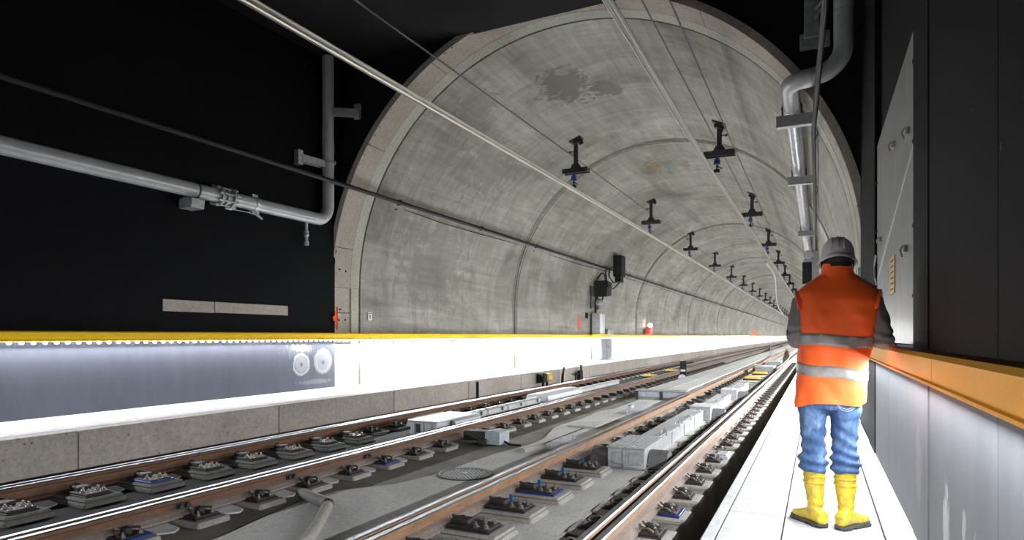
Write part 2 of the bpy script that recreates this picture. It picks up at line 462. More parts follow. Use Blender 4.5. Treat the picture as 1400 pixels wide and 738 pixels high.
# smooth pale slab between the tracks, with a wavy left edge
def slab_outline(y0, y1, x_right, wav):
    n = int((y1-y0)/0.5); L = []; Rr = []
    for i in range(n+1):
        y = y0+(y1-y0)*i/n
        L.append((wav(y), y)); Rr.append((x_right, y))
    return L, Rr
def wav(y): return -4.02+0.16*math.sin(y*0.9+0.5)+0.07*math.sin(y*2.3) - (0.25 if y < 5.2 else 0)
L_, R_ = slab_outline(-2.0, 15.7, -2.98, wav)
mb = MB()
rings = [[(l[0], l[1], FZ-0.05), (l[0]+0.02, l[1], FZ+0.016), (r[0], r[1], FZ+0.016), (r[0], r[1], FZ-0.05)] for l, r in zip(L_, R_)]
mb.loft(rings); mb.build('floor_slab', M['floor_light'], floor)
MB().box(-3.95, -3.42, 10.4, 15.4, FZ, FZ+0.045, 0.01).build('floor_slab', M['floor_light'], floor)
MB().box(-3.40, -3.02, 11.5, 15.4, FZ, FZ+0.045, 0.01).build('floor_slab', M['floor_light'], floor)
MB().box(-2.64, -1.84, -2.0, 60, FZ-0.2, FZ+0.012).build('floor_slab', M['floor_light'], floor)
MB().box(-2.64, -1.84, 60.05, 120, FZ-0.2, FZ+0.012).build('floor_slab', M['floor_light'], floor)
# raised duct deck between tracks further on
for (a, b_) in ((16.1, 21.8), (21.85, 27.8), (27.85, 34), (34.05, 46), (46.05, 70), (70.05, 110)):
    MB().box(-4.10, -3.52, a, b_, FZ, FZ+0.2, 0.012).build('duct_slab', M['floor_light'], floor)
    MB().box(-3.50, -3.05, a+0.6, b_+0.55, FZ, FZ+0.2, 0.012).build('duct_slab', M['floor_light'], floor)

# left ledge: kerb blocks and paving slabs
ledge = empty('trim_1', (0,0,0), 'grey concrete kerb with white lit ledge along the left wall', 'ledge', kind='structure')
y = -1.6
ys = [-14.0, -7.5]
while y < 60: ys.append(y); y += 2.95
ys += [80, 110, 150, 230]
for a, b_ in zip(ys, ys[1:]):
    MB().box(KX, KX-0.22, a+0.006, b_-0.006, FZ-0.2, LZ-0.002, 0.008).build('kerb_block', M['kerb'], ledge)
MB().box(KX-0.03, XL-0.2, YN, YF, FZ-0.2, LZ-0.04).build('ledge_core', M['kerb'], ledge)
ys = [-14, -8]+[-2.2+1.0*i for i in range(34)]+[40, 60, 100, 230]
for a, b_ in zip(ys, ys[1:]):
    MB().box(KX-0.235, KX-0.87, a+0.005, b_-0.005, LZ-0.05, LZ, 0.004).build('paving_slab', M['slab_white'], ledge)
    MB().box(KX-0.88, XL, a+0.005, b_-0.005, LZ-0.05, LZ, 0.004).build('paving_slab', M['slab_white'], ledge)

# right walkway
walk = empty('trim_2', (0,0,0), 'white concrete walkway of wide slabs along the right wall', 'walkway', kind='structure')
MB().box(WX+0.02, XR+0.2, YN, YF, FZ-0.6, -0.055).build('walkway_core', M['slab_white'], walk)
MB().box(WX, WX+0.075, YN, YF, FZ-0.6, -0.002, 0.008).build('edge_strip', M['slab_white'], walk)
ys = [-14, -9]+[0.70+0.985*i-4.925 for i in range(50)]+[60, 90, 140, 230]
for i, (a, b_) in enumerate(zip(ys, ys[1:])):
    MB().box(WX+0.085, -0.204, a+0.007, b_-0.007, -0.06, 0.0, 0.004).build('paving_slab', M['slab_white'], walk)
    MB().box(-0.196, 0.36, a+0.007, b_-0.007, -0.06, 0.0, 0.004).build('paving_slab', M['slab_white'], walk)
    MB().box(0.372, XR, a+0.005, b_-0.005, -0.06, -0.001, 0.004).build('paving_slab', M['slab_white'], walk)

# side walls of the chamber
wl = empty('wall_left', (0,0,0), 'black painted left wall of the chamber', 'wall', kind='structure')
MB().box(XL, XL-0.4, YN, YP, 1.2, TOP).build('wall_panel', M['black_left'], wl)
MB().box(XL, XL-0.4, YN, YP, FZ-0.2, 1.2).build('wall_panel_lit', M['lit_black_left'], wl)
pl = empty('trim_3', (0,0,0), 'pale concrete strip let into the black left wall', 'strip', kind='structure')
MB().box(XL-0.02, XL+0.012, 6.44, 7.36, 1.60, 1.785, 0.004).build('strip_block', M['plank'], pl)
MB().box(XL-0.02, XL+0.012, 7.375, 8.99, 1.605, 1.785, 0.004).build('strip_block', M['plank'], pl)

wr = empty('wall_right', (0,0,0), 'black painted right wall beside the walkway', 'wall', kind='structure')
for a, b_, x in ((YN, 0.9, XR), (0.905, 2.6, XR), (2.605, 4.05, XR), (4.055, 4.64, XR-0.006)):
    MB().box(x, XR+0.4, a, b_, 1.06, TOP, 0.004).build('wall_panel', M['black_right'], wr)
    MB().box(x, XR+0.4, a, b_, -0.1, 1.06, 0.004).build('wall_panel_lit', M['lit_black_right'], wr)
MB().box(XR+0.05, XR+0.4, 4.64, 7.6, -0.1, TOP).build('wall_panel', M['black_right'], wr)
MB().box(XR, XR+0.1, 4.645, 6.2, -0.1, 1.16, 0.004).build('wall_panel_lit', M['lit_black_right'], wr)
MB().box(XR, XR+0.1, 6.205, 7.55, -0.1, 1.16, 0.004).build('wall_panel_lit', M['lit_black_right'], wr)
MB().box(XR-0.01, XR+0.4, 7.56, 8.35, -0.1, TOP, 0.006).build('wall_panel', M['black_right'], wr)
MB().box(XR+0.01, XR+0.4, 8.36, YP-0.01, -0.1, TOP, 0.006).build('wall_panel', M['black_right'], wr)
MB().box(XL-0.4, XR+0.4, YN-0.3, YN, FZ-0.3, TOP).build('wall_back', M['portal']); tag(bpy.data.objects['wall_back'], 'grey rear wall of the chamber behind the viewpoint', 'wall', kind='structure')
ce = MB().box(XL-0.4, XR+0.4, YN-0.3, YP+0.04, TOP, TOP+0.3).build('ceiling', M['black_plain'])
tag(ce, 'flat black ceiling over the chamber in front of the tunnel mouth', 'ceiling', kind='structure')

# head wall with round opening
def vault_profile(r, n=72, zfoot=-0.4):
    """arch profile in XZ from the left foot over the crown to the right foot"""
    P = []
    tuck = 0.0
    for i in range(8):
        t = i/8
        z = zfoot+(CZ-zfoot)*t
        P.append((CX-r+tuck*max(0, (1.1-z)/1.5)**1.5, z))
    for i in range(n+1):
        a = PI-PI*i/n
        P.append((CX+r*math.cos(a), CZ+r*math.sin(a)))
    for i in range(8):
        t = (i+1)/8
        z = CZ+(zfoot-CZ)*t
        P.append((CX+r-tuck*max(0, (1.1-z)/1.5)**1.5, z))
    return P
hw = empty('wall_portal', (0,0,0), 'black head wall around the round tunnel mouth', 'wall', kind='structure')
prof = vault_profile(R+0.05)
mb = MB()
for (xa, za), (xb, zb) in zip(prof, prof[1:]):
    # strips from the arch up / out to the black wall
    if xb <= xa+1e-6: continue
    zt = TOP+0.3
    mb.add([(xa, YP, max(za, 0)), (xb, YP, max(zb, 0)), (xb, YP, zt), (xa, YP, zt),
            (xa, YP+0.1, za), (xb, YP+0.1, zb), (xb, YP+0.1, zt), (xa, YP+0.1, zt)],
           [(0,1,2,3), (4,7,6,5), (0,4,5,1), (2,6,7,3), (0,3,7,4), (1,5,6,2)])
mb.build('wall_face', M['black_plain'], hw)
# the collar: cast segments with joints
PA = [PI-(PI)*t for t in (0, 0.055, 0.20, 0.335, 0.44, 0.56, 0.68, 0.82, 0.945, 1.0)]
def ring_segment(name, mat, r0, r1, y0, y1, a0, a1, parent, thick=0.12, n=10):
    rings = []
    for i in range(n+1):
        a = a0+(a1-a0)*i/n
        c_, s_ = math.cos(a), math.sin(a)
        rings.append([(CX+r0*c_, y0, CZ+r0*s_), (CX+r1*c_, y1, CZ+r1*s_),
                      (CX+(r1+thick)*c_, y1, CZ+(r1+thick)*s_), (CX+(r0+thick)*c_, y0, CZ+(r0+thick)*s_)])
    return MB().loft(rings).build(name, mat, parent)
collar = empty('trim_4', (0,0,0), 'pinkish cast concrete collar lining the tunnel mouth', 'collar', kind='structure')
for a0, a1 in zip(PA, PA[1:]):
    ring_segment('collar_segment', M['portal'], R+0.05, R+0.04, YP-0.03, YP+0.52, a0-0.0012, a1+0.0012, collar)
    ring_segment('collar_band', M['green_band'], R+0.035, R-0.0, YP+0.52, YP+0.76, a0, a1, collar)
for sgn in (-1, 1):
    x0 = CX+sgn*(R+0.05); x1 = CX+sgn*(R+0.25)
    for z0, z1 in ((0.0, 1.05), (1.06, 1.70), (1.71, 2.24)):
        MB().box(x0, x1, YP-0.03, YP+0.52, z0, z1, 0.004).build('collar_segment', M['portal'], collar)
    MB().box(CX+sgn*(R+0.01), x1, YP+0.52, YP+0.76, 0, 2.24, 0.002).build('collar_band', M['green_band'], collar)
# bolts / holes of the collar
for (dy, z) in ((0.16, 1.55), (0.36, 1.56), (0.16, 2.62), (0.36, 2.6), (0.2, 1.78)):
    x = CX-math.sqrt(max((R+0.05)**2-max(z-CZ, 0)**2, 0))
    MB().cyl((x-0.01, YP+dy, z), (x+0.025, YP+dy, z), 0.018, n=8).build('anchor_bolt', M['ink'], collar)

# tunnel lining blocks with UV = (arc length, distance)
vault = empty('wall_vault', (0,0,0), 'round grey concrete tunnel vault of cast rings', 'vault', kind='structure')
def lining_block(y0, y1, r, parent, ny, name='lining_block', mat=None, thick=0.15):
    P = vault_profile(r); s = [0.0]
    for (a, b_), (c_, d_) in zip(P, P[1:]): s.append(s[-1]+math.hypot(c_-a, d_-b_))
    Q = vault_profile(r+thick)
    vs = []; fs = []; uv = []
    n = len(P)
    for j in range(ny+1):
        yy = y0+(y1-y0)*j/ny
        for i, (x, z) in enumerate(P): vs.append((x, yy, z)); uv.append((s[i], yy))
    for j in range(ny):
        for i in range(n-1):
            a = j*n+i; fs.append((a, a+1, a+1+n, a+n))
    # end lips
    for j, yy in ((0, y0), (ny, y1)):
        base = len(vs)
        for i, (x, z) in enumerate(Q): vs.append((x, yy, z)); uv.append((s[i], yy))
        for i in range(n-1):
            a = j*n+i; b_ = base+i
            fs.append((a, b_, b_+1, a+1) if j == 0 else (a, a+1, b_+1, b_))
    me = bpy.data.meshes.new(name); me.from_pydata(vs, [], fs)
    ul = me.uv_layers.new(name='UVMap')
    for lp in me.loops: ul.data[lp.index].uv = uv[lp.vertex_index]
    me.polygons.foreach_set('use_smooth', [True]*len(me.polygons)); me.set_sharp_from_angle(angle=0.6)
    me.materials.append(mat or M['vault'])
    return link(name, me, parent)
yj = [YP+0.76] + [19.0+15.6*k for k in range(0, 14)]
for a, b_ in zip(yj, yj[1:]):
    lining_block(a+0.05, b_-0.05, R, vault, 2)
lining_block(YP+0.6, YF, R+0.05, vault, 1, 'joint_ring', M['joint'], 0.05)
MB().box(CX-6, CX+6, 221.7, 222, -1, 8).build('wall_far', M['black_plain']); tag(bpy.data.objects['wall_far'], 'dark far end of the tunnel', 'wall', kind='structure')
# raised joint strips on each ring joint
for k in range(0, 9):
    y = 19.0+15.6*k
    P1 = vault_profile(R-0.012); P2 = vault_profile(R+0.03)
    for dy in (-0.16, 0.13):
        rings = [[(p[0], y+dy, p[1]), (p[0], y+dy+0.05, p[1]), (q[0], y+dy+0.05, q[1]), (q[0], y+dy, q[1])] for p, q in zip(P1, P2)]
        if k < 4: MB().loft(rings).build('joint_lip', M['joint_lip'], vault)

# ------------------------------------------------------------------ handrails with their light lines
def handrail(name, label, xw, sgn, z0, watt, leds):
    root = empty(name, (xw, 0, z0), label, 'handrail')
    xi = xw+sgn*0.0
    xf = xw+sgn*0.125
    prof = [(xw, z0+0.125), (xw+sgn*0.105, z0+0.125), (xf, z0+0.108), (xf, z0+0.022), (xf-sgn*0.006, z0+0.012), (xf+sgn*0.002, z0+0.006),
            (xf+sgn*0.002, z0-0.006), (xf-sgn*0.012, z0-0.012), (xf-sgn*0.022, z0-0.004), (xw, z0-0.004)]
    prof = [(x-xw, z-z0) for x, z in prof]
    segs = [YN+0.02, 0.2, 3.05, 8.0, 14, 20, 30, 45, 70, 110, 160, 221]
    for a, b_ in zip(segs, segs[1:]):
        MB().prism_y(prof, a+0.004, b_-0.004).build('rail_board', M['yellow'] if leds else M['yellow_vest_glow'], root, True, 40)
    MB().box(sgn*0.02, sgn*0.085, YN+0.02, 221, -0.022, -0.004).build('light_channel', M['galv_dull'], root)
    # the light line itself, in lengths
    cuts = [YN+0.1, 3, 10.3, 20, 35, 60, 110, 220]
    for a, b_ in zip(cuts, cuts[1:]):
        ld = bpy.data.lights.new('led_line', 'AREA'); ld.shape = 'RECTANGLE'
        ld.size = 0.03; ld.size_y = b_-a
        ld.energy = watt[0 if b_ < 10.5 else 1]*(b_-a); ld.color = LED_COL
        lo = bpy.data.objects.new('led_line', ld); COL.objects.link(lo)
        lo.parent = root
        lo.location = (sgn*0.095, (a+b_)/2, -0.030)
        lo.rotation_euler = (0, -sgn*math.radians(32), 0)
    if leds:
        me = MB().lathe([(0.004, -0.026), (0.025, -0.016), (0.028, 0.0), (0.012, 0.012)], n=8).mesh('led', M['led'], True)
        for i in range(300):
            yv = 3.65+0.136*i
            link('led', me, root, (sgn*0.116, yv, -0.026))
        mb = MB()
        for i in range(400):
            yv = 3.65+0.136*(300+i)
            mb.box(sgn*0.09, sgn*0.115, yv-0.02, yv+0.02, -0.035, -0.008)
        tag(mb.build('distant_leds', M['led'], root), kind='stuff')
    return root
handrail('handrail', 'yellow handrail along the left wall with a row of white lights beneath', XL, 1, 1.155, LED_WATT_LEFT, True)
handrail('handrail', 'yellow handrail with orange vest glow painted in on the right wall beside the worker', XR, -1, 1.015, LED_WATT_RIGHT, False)

# ------------------------------------------------------------------ rails
def rail_profile(x, zt, hw_=0.031, h=0.15, foot=0.053):
    z = zt
    head = [(x-hw_, z-0.008), (x-hw_+0.007, z), (x+hw_-0.007, z), (x+hw_, z-0.008)]
    return head, [(x+hw_, z-0.008), (x+hw_, z-0.036), (x+0.010, z-0.048), (x+0.009, z-h+0.03), (x+foot, z-h+0.012), (x+foot, z-h),
                  (x-foot, z-h), (x-foot, z-h+0.012), (x-0.009, z-h+0.03), (x-0.010, z-0.048), (x-hw_, z-0.036), (x-hw_, z-0.008)]
RZ = -0.183
def rail(x, label, web, y1=221.0, z=RZ, group='steel rails', foot=0):
    root = empty('rail', (x, 0, z), label, 'rail', group)
    head, web_p = rail_profile(0, 0)
    MB().prism_y(head, -13.9, y1).build('rail_head', M['steel'], root)
    MB().prism_y(web_p, -13.9, y1).build('rail_web', web, root)
    if foot:
        sx = foot
        MB().prism_y([(sx*0.012, -0.095), (sx*0.055, -0.108), (sx*0.098, -0.138), (sx*0.10, -0.152), (sx*0.012, -0.152)], -13.9, y1).build('rail_foot', M['rail_foot'], root)
    return root
RX = dict(lf=-6.79, ln=-5.05, a=-2.84, b=-1.42)
rail(RX['lf']-0.058, 'far brown rail of the left track, outer one of its pair beside the kerb', M['rust_dark'])
rail(RX['lf']+0.058, 'far brown rail of the left track, inner one of its pair', M['rust_dark'])
rail(RX['ln']-0.058, 'near brown rail of the left track, inner one of its pair', M['rust_dark'])
rail(RX['ln']+0.058, 'near rusty speckled rail of the left track, outer one of its pair', M['rust_dark'], foot=1)
rail(RX['a']-0.058, 'left rail of the right track, outer one of its pair, bright head', M['rust'])
rail(RX['a']+0.058, 'left rail of the right track, inner one of its pair, orange rust', M['rust'], foot=1)
rail(RX['b']-0.058, 'right rail of the right track, inner one of its pair, orange rust', M['rust_light'])
rail(RX['b']+0.058, 'right rail of the right track, outer one next to the walkway trench', M['rust_light'], foot=1)

for yv in (3.72, 4.97, 6.22):
    r_ = bpy.data.objects['rail.003']
    MB().cyl((0.008, yv-0.03, -0.075), (0.045, yv-0.03, -0.075), 0.022, n=8).cyl((0.008, yv+0.035, -0.075), (0.05, yv+0.035, -0.075), 0.022, n=8).box(0.008, 0.022, yv-0.06, yv+0.065, -0.1, -0.05, 0.004).build('web_bolt', M['iron'], r_)
# ------------------------------------------------------------------ rail fasteners
def hexbolt(mb, x, y, z, r=0.016, h=0.03):
    mb.cyl((x, y, z), (x, y, z+0.008), r*1.5, n=8)
    mb.cyl((x, y, z+0.008), (x, y, z+h*0.75), r, n=6)
    mb.cyl((x, y, z+h*0.75), (x, y, z+h*1.25), r*0.5, n=6)
def fastener(kind, side, padm):
    """kind wide/narrow; side = +1 pad reaches to +X of the rail pair centre"""
    root = empty('rail_fastener')
    s = side; kids = []
    wide = kind in ('wide',)
    reach = 0.66 if wide else 0.42
    z0 = FZ
    a0, a1 = (0.02, reach)
    hl = 0.20 if wide else 0.165
    pm = MB().box(min(s*a0, s*a1), max(s*a0, s*a1), -hl, hl, z0-0.02, z0+0.042, 0.018)
    if wide: pm.box(min(s*a0, s*(a1-0.02)), max(s*a0, s*(a1-0.02)), -hl+0.015, hl-0.015, z0+0.04, z0+0.07, 0.014)
    kids.append(pm.build('concrete_pad', padm, root))
    zt = z0+(0.07 if wide else 0.042)
    if kind != 'deep':
        b1 = reach-0.10 if wide else reach-0.08
        b0 = 0.165
        kids.append(MB().box(min(s*b0, s*b1), max(s*b0, s*b1), -0.13, 0.13, zt, zt+0.012, 0.004).box(min(s*b0, s*(b1-0.02)), max(s*b0, s*(b1-0.02)), -0.115, 0.115, zt+0.012, zt+0.03, 0.004).build('base_plate', M['iron'], root))
        zb = zt+0.03
        bx = [b1-0.06, b1-0.15] if wide else [b1-0.05]
        for x in bx:
            for yb in (-0.07, 0.07):
                q = MB(); hexbolt(q, s*x, yb, zb-0.004, 0.020 if wide else 0.017, 0.036)
                kids.append(q.build('bolt', M['bolt'], root))
        # spring clip: bent bar over the rail foot
        xb = 0.175
        for yb in ((-0.05, 0.05) if not wide else (0.0,)):
            path = [(s*(xb+0.10), yb-0.045, zb+0.01), (s*(xb+0.06), yb-0.045, zb+0.035), (s*(xb+0.01), yb-0.03, zb+0.03), (s*(xb-0.02), yb, zb+0.045), (s*(xb+0.01), yb+0.03, zb+0.03), (s*(xb+0.06), yb+0.045, zb+0.035), (s*(xb+0.10), yb+0.045, zb+0.01)]
            kids.append(MB().tube(path, 0.010, 6).build('spring_clip', M['bolt'] if not wide else M['iron'], root, True))
        if wide:
            kids.append(MB().box(min(s*0.17, s*0.33), max(s*0.17, s*0.33), -0.06, 0.06, zb, zb+0.035, 0.006).build('clamp_block', M['iron'], root))
        else:
            kids.append(MB().box(min(s*0.19, s*0.26), max(s*0.19, s*0.26), -0.03, 0.03, zb, zb+0.055, 0.008).build('clamp_block', M['iron'], root))
    note_kids(root, kids)
    return root
def far_mesh(kind, side):
    s = side; wide = kind == 'wide'; reach = 0.66 if wide else 0.42
    zt = FZ+(0.07 if wide else 0.042)
    mb = MB().box(min(s*0.02, s*reach), max(s*0.02, s*reach), -0.18, 0.18, FZ-0.02, zt)
    me = mb.mesh('rail_fastener', M['pad'])
    mb2 = MB().box(min(s*0.1, s*(reach-0.08)), max(s*0.1, s*(reach-0.08)), -0.12, 0.12, zt, zt+0.03).box(min(s*0.12, s*(reach-0.12)), max(s*0.12, s*(reach-0.12)), -0.08, 0.08, zt+0.03, zt+0.065)
    n0 = len(mb.v); me2 = bpy.data.meshes.new('rail_fastener')
    me2.from_pydata(mb.v+mb2.v, [], mb.f+[tuple(i+n0 for i in f) for f in mb2.f])
    me2.materials.append(M['pad']); me2.materials.append(M['iron'])
    for p in me2.polygons: p.material_index = 0 if p.index < len(mb.f) else 1
    return me2
ROWS = [
    ('a', 1, 3.80, 'inside the left rail of the right track', 'fasteners inside the left rail of the right track'),
    ('b', 1, 4.34, 'outside the right rail of the right track', 'fasteners outside the right rail of the right track'),
    ('b', -1, 4.34, 'inside the right rail of the right track', 'fasteners inside the right rail of the right track'),
    ('ln', 1, 3.12, 'outside the near rail of the left track', 'fasteners outside the near rail of the left track'),
    ('lf', 1, 3.12, 'inside the far rail of the left track', 'fasteners inside the far rail of the left track'),
]
# spans (row, side, y from, y to) taken up by drive rods, clamps and covers
TAKEN = [('a', 1, 7.35, 8.15), ('b', -1, 7.35, 8.15), ('a', 1, 12.2, 13.0), ('b', -1, 12.2, 13.0), ('a', 1, 16.4, 17.2), ('b', -1, 16.4, 17.2), ('ln', 1, 8.1, 8.6), ('b', 1, 8.35, 8.75)]
def kind_at(rk, yv):
    return 'wide' if (rk == 'a' and yv < 7.3) or (rk == 'lf' and yv < 7.7) else 'narrow'
DET = 17
stuff_mb = MB()
PROTO = {}; FAR = {}
for (rk, side, y0, where, grp) in ROWS:
    x = RX[rk]; cnt = 0
    for i in range(54):
        yv = y0+0.65*i
        if any(t[0] == rk and t[1] == side and t[2] < yv < t[3] for t in TAKEN): continue
        kind = kind_at(rk, yv); key = (kind, side, rk == 'lf')
        if i < DET:
            if key not in PROTO:
                PROTO[key] = fastener(kind, side, M['pad_shaded'] if rk == 'lf' else M['pad']); o = PROTO[key]
            else: o = copy_tree(PROTO[key])
        else:
            if key not in FAR: FAR[key] = far_mesh(kind, side)
            o = link('rail_fastener', FAR[key])
        o.location = (x, yv, 0)
        tag(o, '%s %s from the front %s' % (ordinal(cnt), 'rail fastener plate' if i < DET else 'small rail fastener', where), 'rail fastener', grp)
        if (rk, side) == ('a', 1) and i in (2, 3, 4, 5):
            MB().box(0.30, 0.335, 0.10, 0.115, FZ+0.095, FZ+0.16, 0.002).build('blue_tag', M['blue_tag'], o)['label'] = 'blue plastic tag'
        if (rk, side, i) in (('a', 1, 3), ('b', 1, 2), ('ln', 1, 5), ('lf', 1, 2), ('ln', 1, 0)):
            w = 0.57 if kind == 'wide' else 0.35
            MB().box(0.2, w, -0.135, 0.135, FZ+(0.062 if kind == 'wide' else 0.036), FZ+(0.088 if kind == 'wide' else 0.065), 0.003).build('blue_pad', M['blue_plastic'], o)['label'] = 'blue plastic pad under the plate'
        cnt += 1
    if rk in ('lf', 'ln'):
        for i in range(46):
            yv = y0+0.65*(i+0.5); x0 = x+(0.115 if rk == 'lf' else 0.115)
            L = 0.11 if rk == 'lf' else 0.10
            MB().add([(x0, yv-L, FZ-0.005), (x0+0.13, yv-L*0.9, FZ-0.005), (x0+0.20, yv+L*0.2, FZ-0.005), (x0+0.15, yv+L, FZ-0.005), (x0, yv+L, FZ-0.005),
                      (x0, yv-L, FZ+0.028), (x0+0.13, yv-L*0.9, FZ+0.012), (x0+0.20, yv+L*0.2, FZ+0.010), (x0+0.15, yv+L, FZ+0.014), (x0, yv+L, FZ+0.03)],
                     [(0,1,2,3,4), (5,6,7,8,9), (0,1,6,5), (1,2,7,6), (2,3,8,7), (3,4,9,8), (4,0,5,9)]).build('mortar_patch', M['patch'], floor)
    for i in range(54, 160):
        yv = y0+0.65*i; s = side; reach = 0.42
        stuff_mb.box(x+min(s*0.02, s*reach), x+max(s*0.02, s*reach), yv-0.18, yv+0.18, FZ-0.02, FZ+0.05)
tag(stuff_mb.build('distant_fasteners', M['pad']), 'many tiny rail fasteners along the far part of the tracks', 'rail fasteners', kind='stuff')

# ------------------------------------------------------------------ overhead line
CZR = 5.25
def conductor(x, label, seg):
    root = empty('conductor_rail', (x, 0, CZR), label, 'conductor rail', 'overhead conductor rails')
    prof = [(-0.045, 0.11), (0.045, 0.11), (0.045, 0.095), (0.012, 0.09), (0.016, 0.03), (0.034, 0.022), (0.02, 0.0), (-0.02, 0.0), (-0.034, 0.022), (-0.016, 0.03), (-0.012, 0.09), (-0.045, 0.095)]
    rings = []
    for (yv, dx) in seg: rings.append([(a+dx, yv, b_) for a, b_ in prof])
    MB().loft(rings).build('rail_bar', M['alu'], root)
    rings = [[(dx-0.007, yv, -0.012), (dx+0.007, yv, -0.012), (dx+0.007, yv, 0.001), (dx-0.007, yv, 0.001)] for yv, dx in seg]
    MB().loft(rings).build('contact_wire', M['bolt'], root)
    return root
conductor(-6.18, 'bright metal conductor rail hanging over the left track', [(-3, -0.16), (8, -0.06), (16.7, 0.02), (40, 0.1), (70, 0.0), (110, 0.1), (180, 0)])
conductor(-2.36, 'bright metal conductor rail hanging over the right track', [(-3, 0.1), (8, 0.04), (16.7, -0.05), (40, 0.05), (70, 0.1), (110, 0), (180, 0)])
# supports
def zv(x): return CZ+math.sqrt(R*R-(x-CX)**2)
def support(x, side):
    root = empty('overhead_support')
    z1 = zv(x)
    h = z1-CZR
    kids = []
    sl = -(x-CX)/math.sqrt(R*R-(x-CX)**2)
    # mount plate tangent to the vault
    Mx = Matrix.Rotation(-math.atan(sl), 4, 'Y')
    kids.append(MB().box(-0.17, 0.17, -0.17, 0.17, -0.04, 0.0, 0.005, Mx).box(-0.09, 0.09, -0.09, 0.09, -0.14, -0.03, 0.02, Mx).box(0.05, 0.16, -0.03, 0.03, -0.20, -0.03, 0.01, Mx).build('mount_plate', M['dark_steel'], root))
    zc = -(h-0.62)
    kids.append(MB().box(-0.045, 0.045, -0.05, 0.05, zc, -0.06).box(-0.06, 0.06, -0.02, 0.02, zc, -0.06).build('post', M['dark_steel'], root))
    kids.append(MB().prism_y([(-0.17, zc-0.02), (0.17, zc-0.02), (0.09, zc+0.14), (-0.09, zc+0.14)], -0.05, 0.05).build('gusset', M['dark_steel'], root))
    cx = -0.12 if side < 0 else 0.0
    kids.append(MB().box(-0.37, 0.37, -0.09, 0.09, zc-0.09, zc-0.02, 0.006).box(-0.37, 0.37, -0.11, -0.09, zc-0.12, zc+0.01).box(-0.37, 0.37, 0.09, 0.11, zc-0.12, zc+0.01).build('crossbeam', M['dark_steel'], root))
    ix = -0.06
    ins = MB()
    ins.lathe([(0.03, zc-0.10), (0.03, zc-0.17), (0.075, zc-0.18), (0.075, zc-0.205), (0.04, zc-0.215), (0.085, zc-0.23), (0.085, zc-0.26), (0.04, zc-0.27), (0.085, zc-0.285), (0.085, zc-0.315), (0.03, zc-0.325)], (ix, 0, 0), 14)
    kids.append(ins.build('insulator', M['insul'], root, True))
    kids.append(MB().cyl((ix, 0, zc-0.32), (ix, 0, zc-0.46), 0.022, n=8).box(ix-0.07, ix+0.07, -0.04, 0.04, zc-0.52, zc-0.44, 0.01).cyl((ix, 0, zc-0.36), (ix+0.13, 0, zc-0.44), 0.014, n=6).build('rail_clamp', M['dark_steel'], root))
    kids.append(MB().cyl((side*0.045, 0, -0.32), (side*0.2, 0, -0.32), 0.014, n=6).box(min(side*0.14, side*0.19), max(side*0.14, side*0.19), -0.02, 0.02, -0.35, -0.30).build('wire_bracket', M['dark_steel'], root))
    note_kids(root, kids)
    return root
for (x, name) in ((-6.08, 'left'), (-2.24, 'right')):
    proto = None
    for i in range(18):
        if proto is None: proto = support(x, -1 if name == 'left' else 1); o = proto
        else: o = copy_tree(proto)
        o.location = (x, 16.7+8.85*i, zv(x))
        lab = '%s dark steel support with blue insulator in the row over the %s track' % (ordinal(i), name)
        tag(o, lab, 'overhead support', 'overhead supports over the %s track' % name)
def wire(name, label, path, r, mat, cat, n=6, group=None):
    o = MB().tube(path, r, n).build(name, mat, None, True)
    return tag(o, label, cat, group)
wire('messenger_wire', 'thin grey wire strung above the left conductor rail', [(-6.45, -3, 6.37), (-6.29, 16.7, 6.33), (-6.29, 160, 6.33)], 0.017, M['wire'], 'wire')
wire('messenger_wire', 'thin grey wire over the right track, left one of two', [(-2.44, -3, 6.37), (-2.40, 16.7, 6.3), (-2.42, 160, 6.3)], 0.014, M['wire'], 'wire')
wire('messenger_wire', 'thin grey wire over the right track, right one of two', [(-2.02, -3, 6.37), (-2.0, 16.7, 6.2), (-1.9, 160, 6.2)], 0.014, M['wire'], 'wire')

# heavy cable on the left vault
cab = empty('wall_cable', (-8.58, 0, 4.27), 'thick black cable running along the upper left tunnel wall', 'cable')
MB().tube([(-0.08, -3, 0.0), (-0.05, 6, 0.0), (0.0, 11.9, -0.02), (0.0, 200, -0.02)], 0.045, 10).build('cable_run', M['cable'], cab, True)
MB().tube([(-0.1, 11.9, -0.10)]+[(-0.1+0.01*math.sin(k), 11.9+k*2.0, -0.14-0.03*math.sin(k*1.3)) for k in range(1, 30)], 0.012, 6).build('thin_cable', M['cable'], cab, True)
for k in range(22):
    yv = 11.9+3.9*k
    MB().box(-0.16, 0.03, yv-0.03, yv+0.03, -0.075, -0.045).box(-0.03, 0.05, yv-0.04, yv+0.04, -0.06, 0.045, 0.01).box(-0.15, -0.10, yv-0.03, yv+0.03, -0.18, -0.05).build('cable_clip', M['dark_steel'], cab)

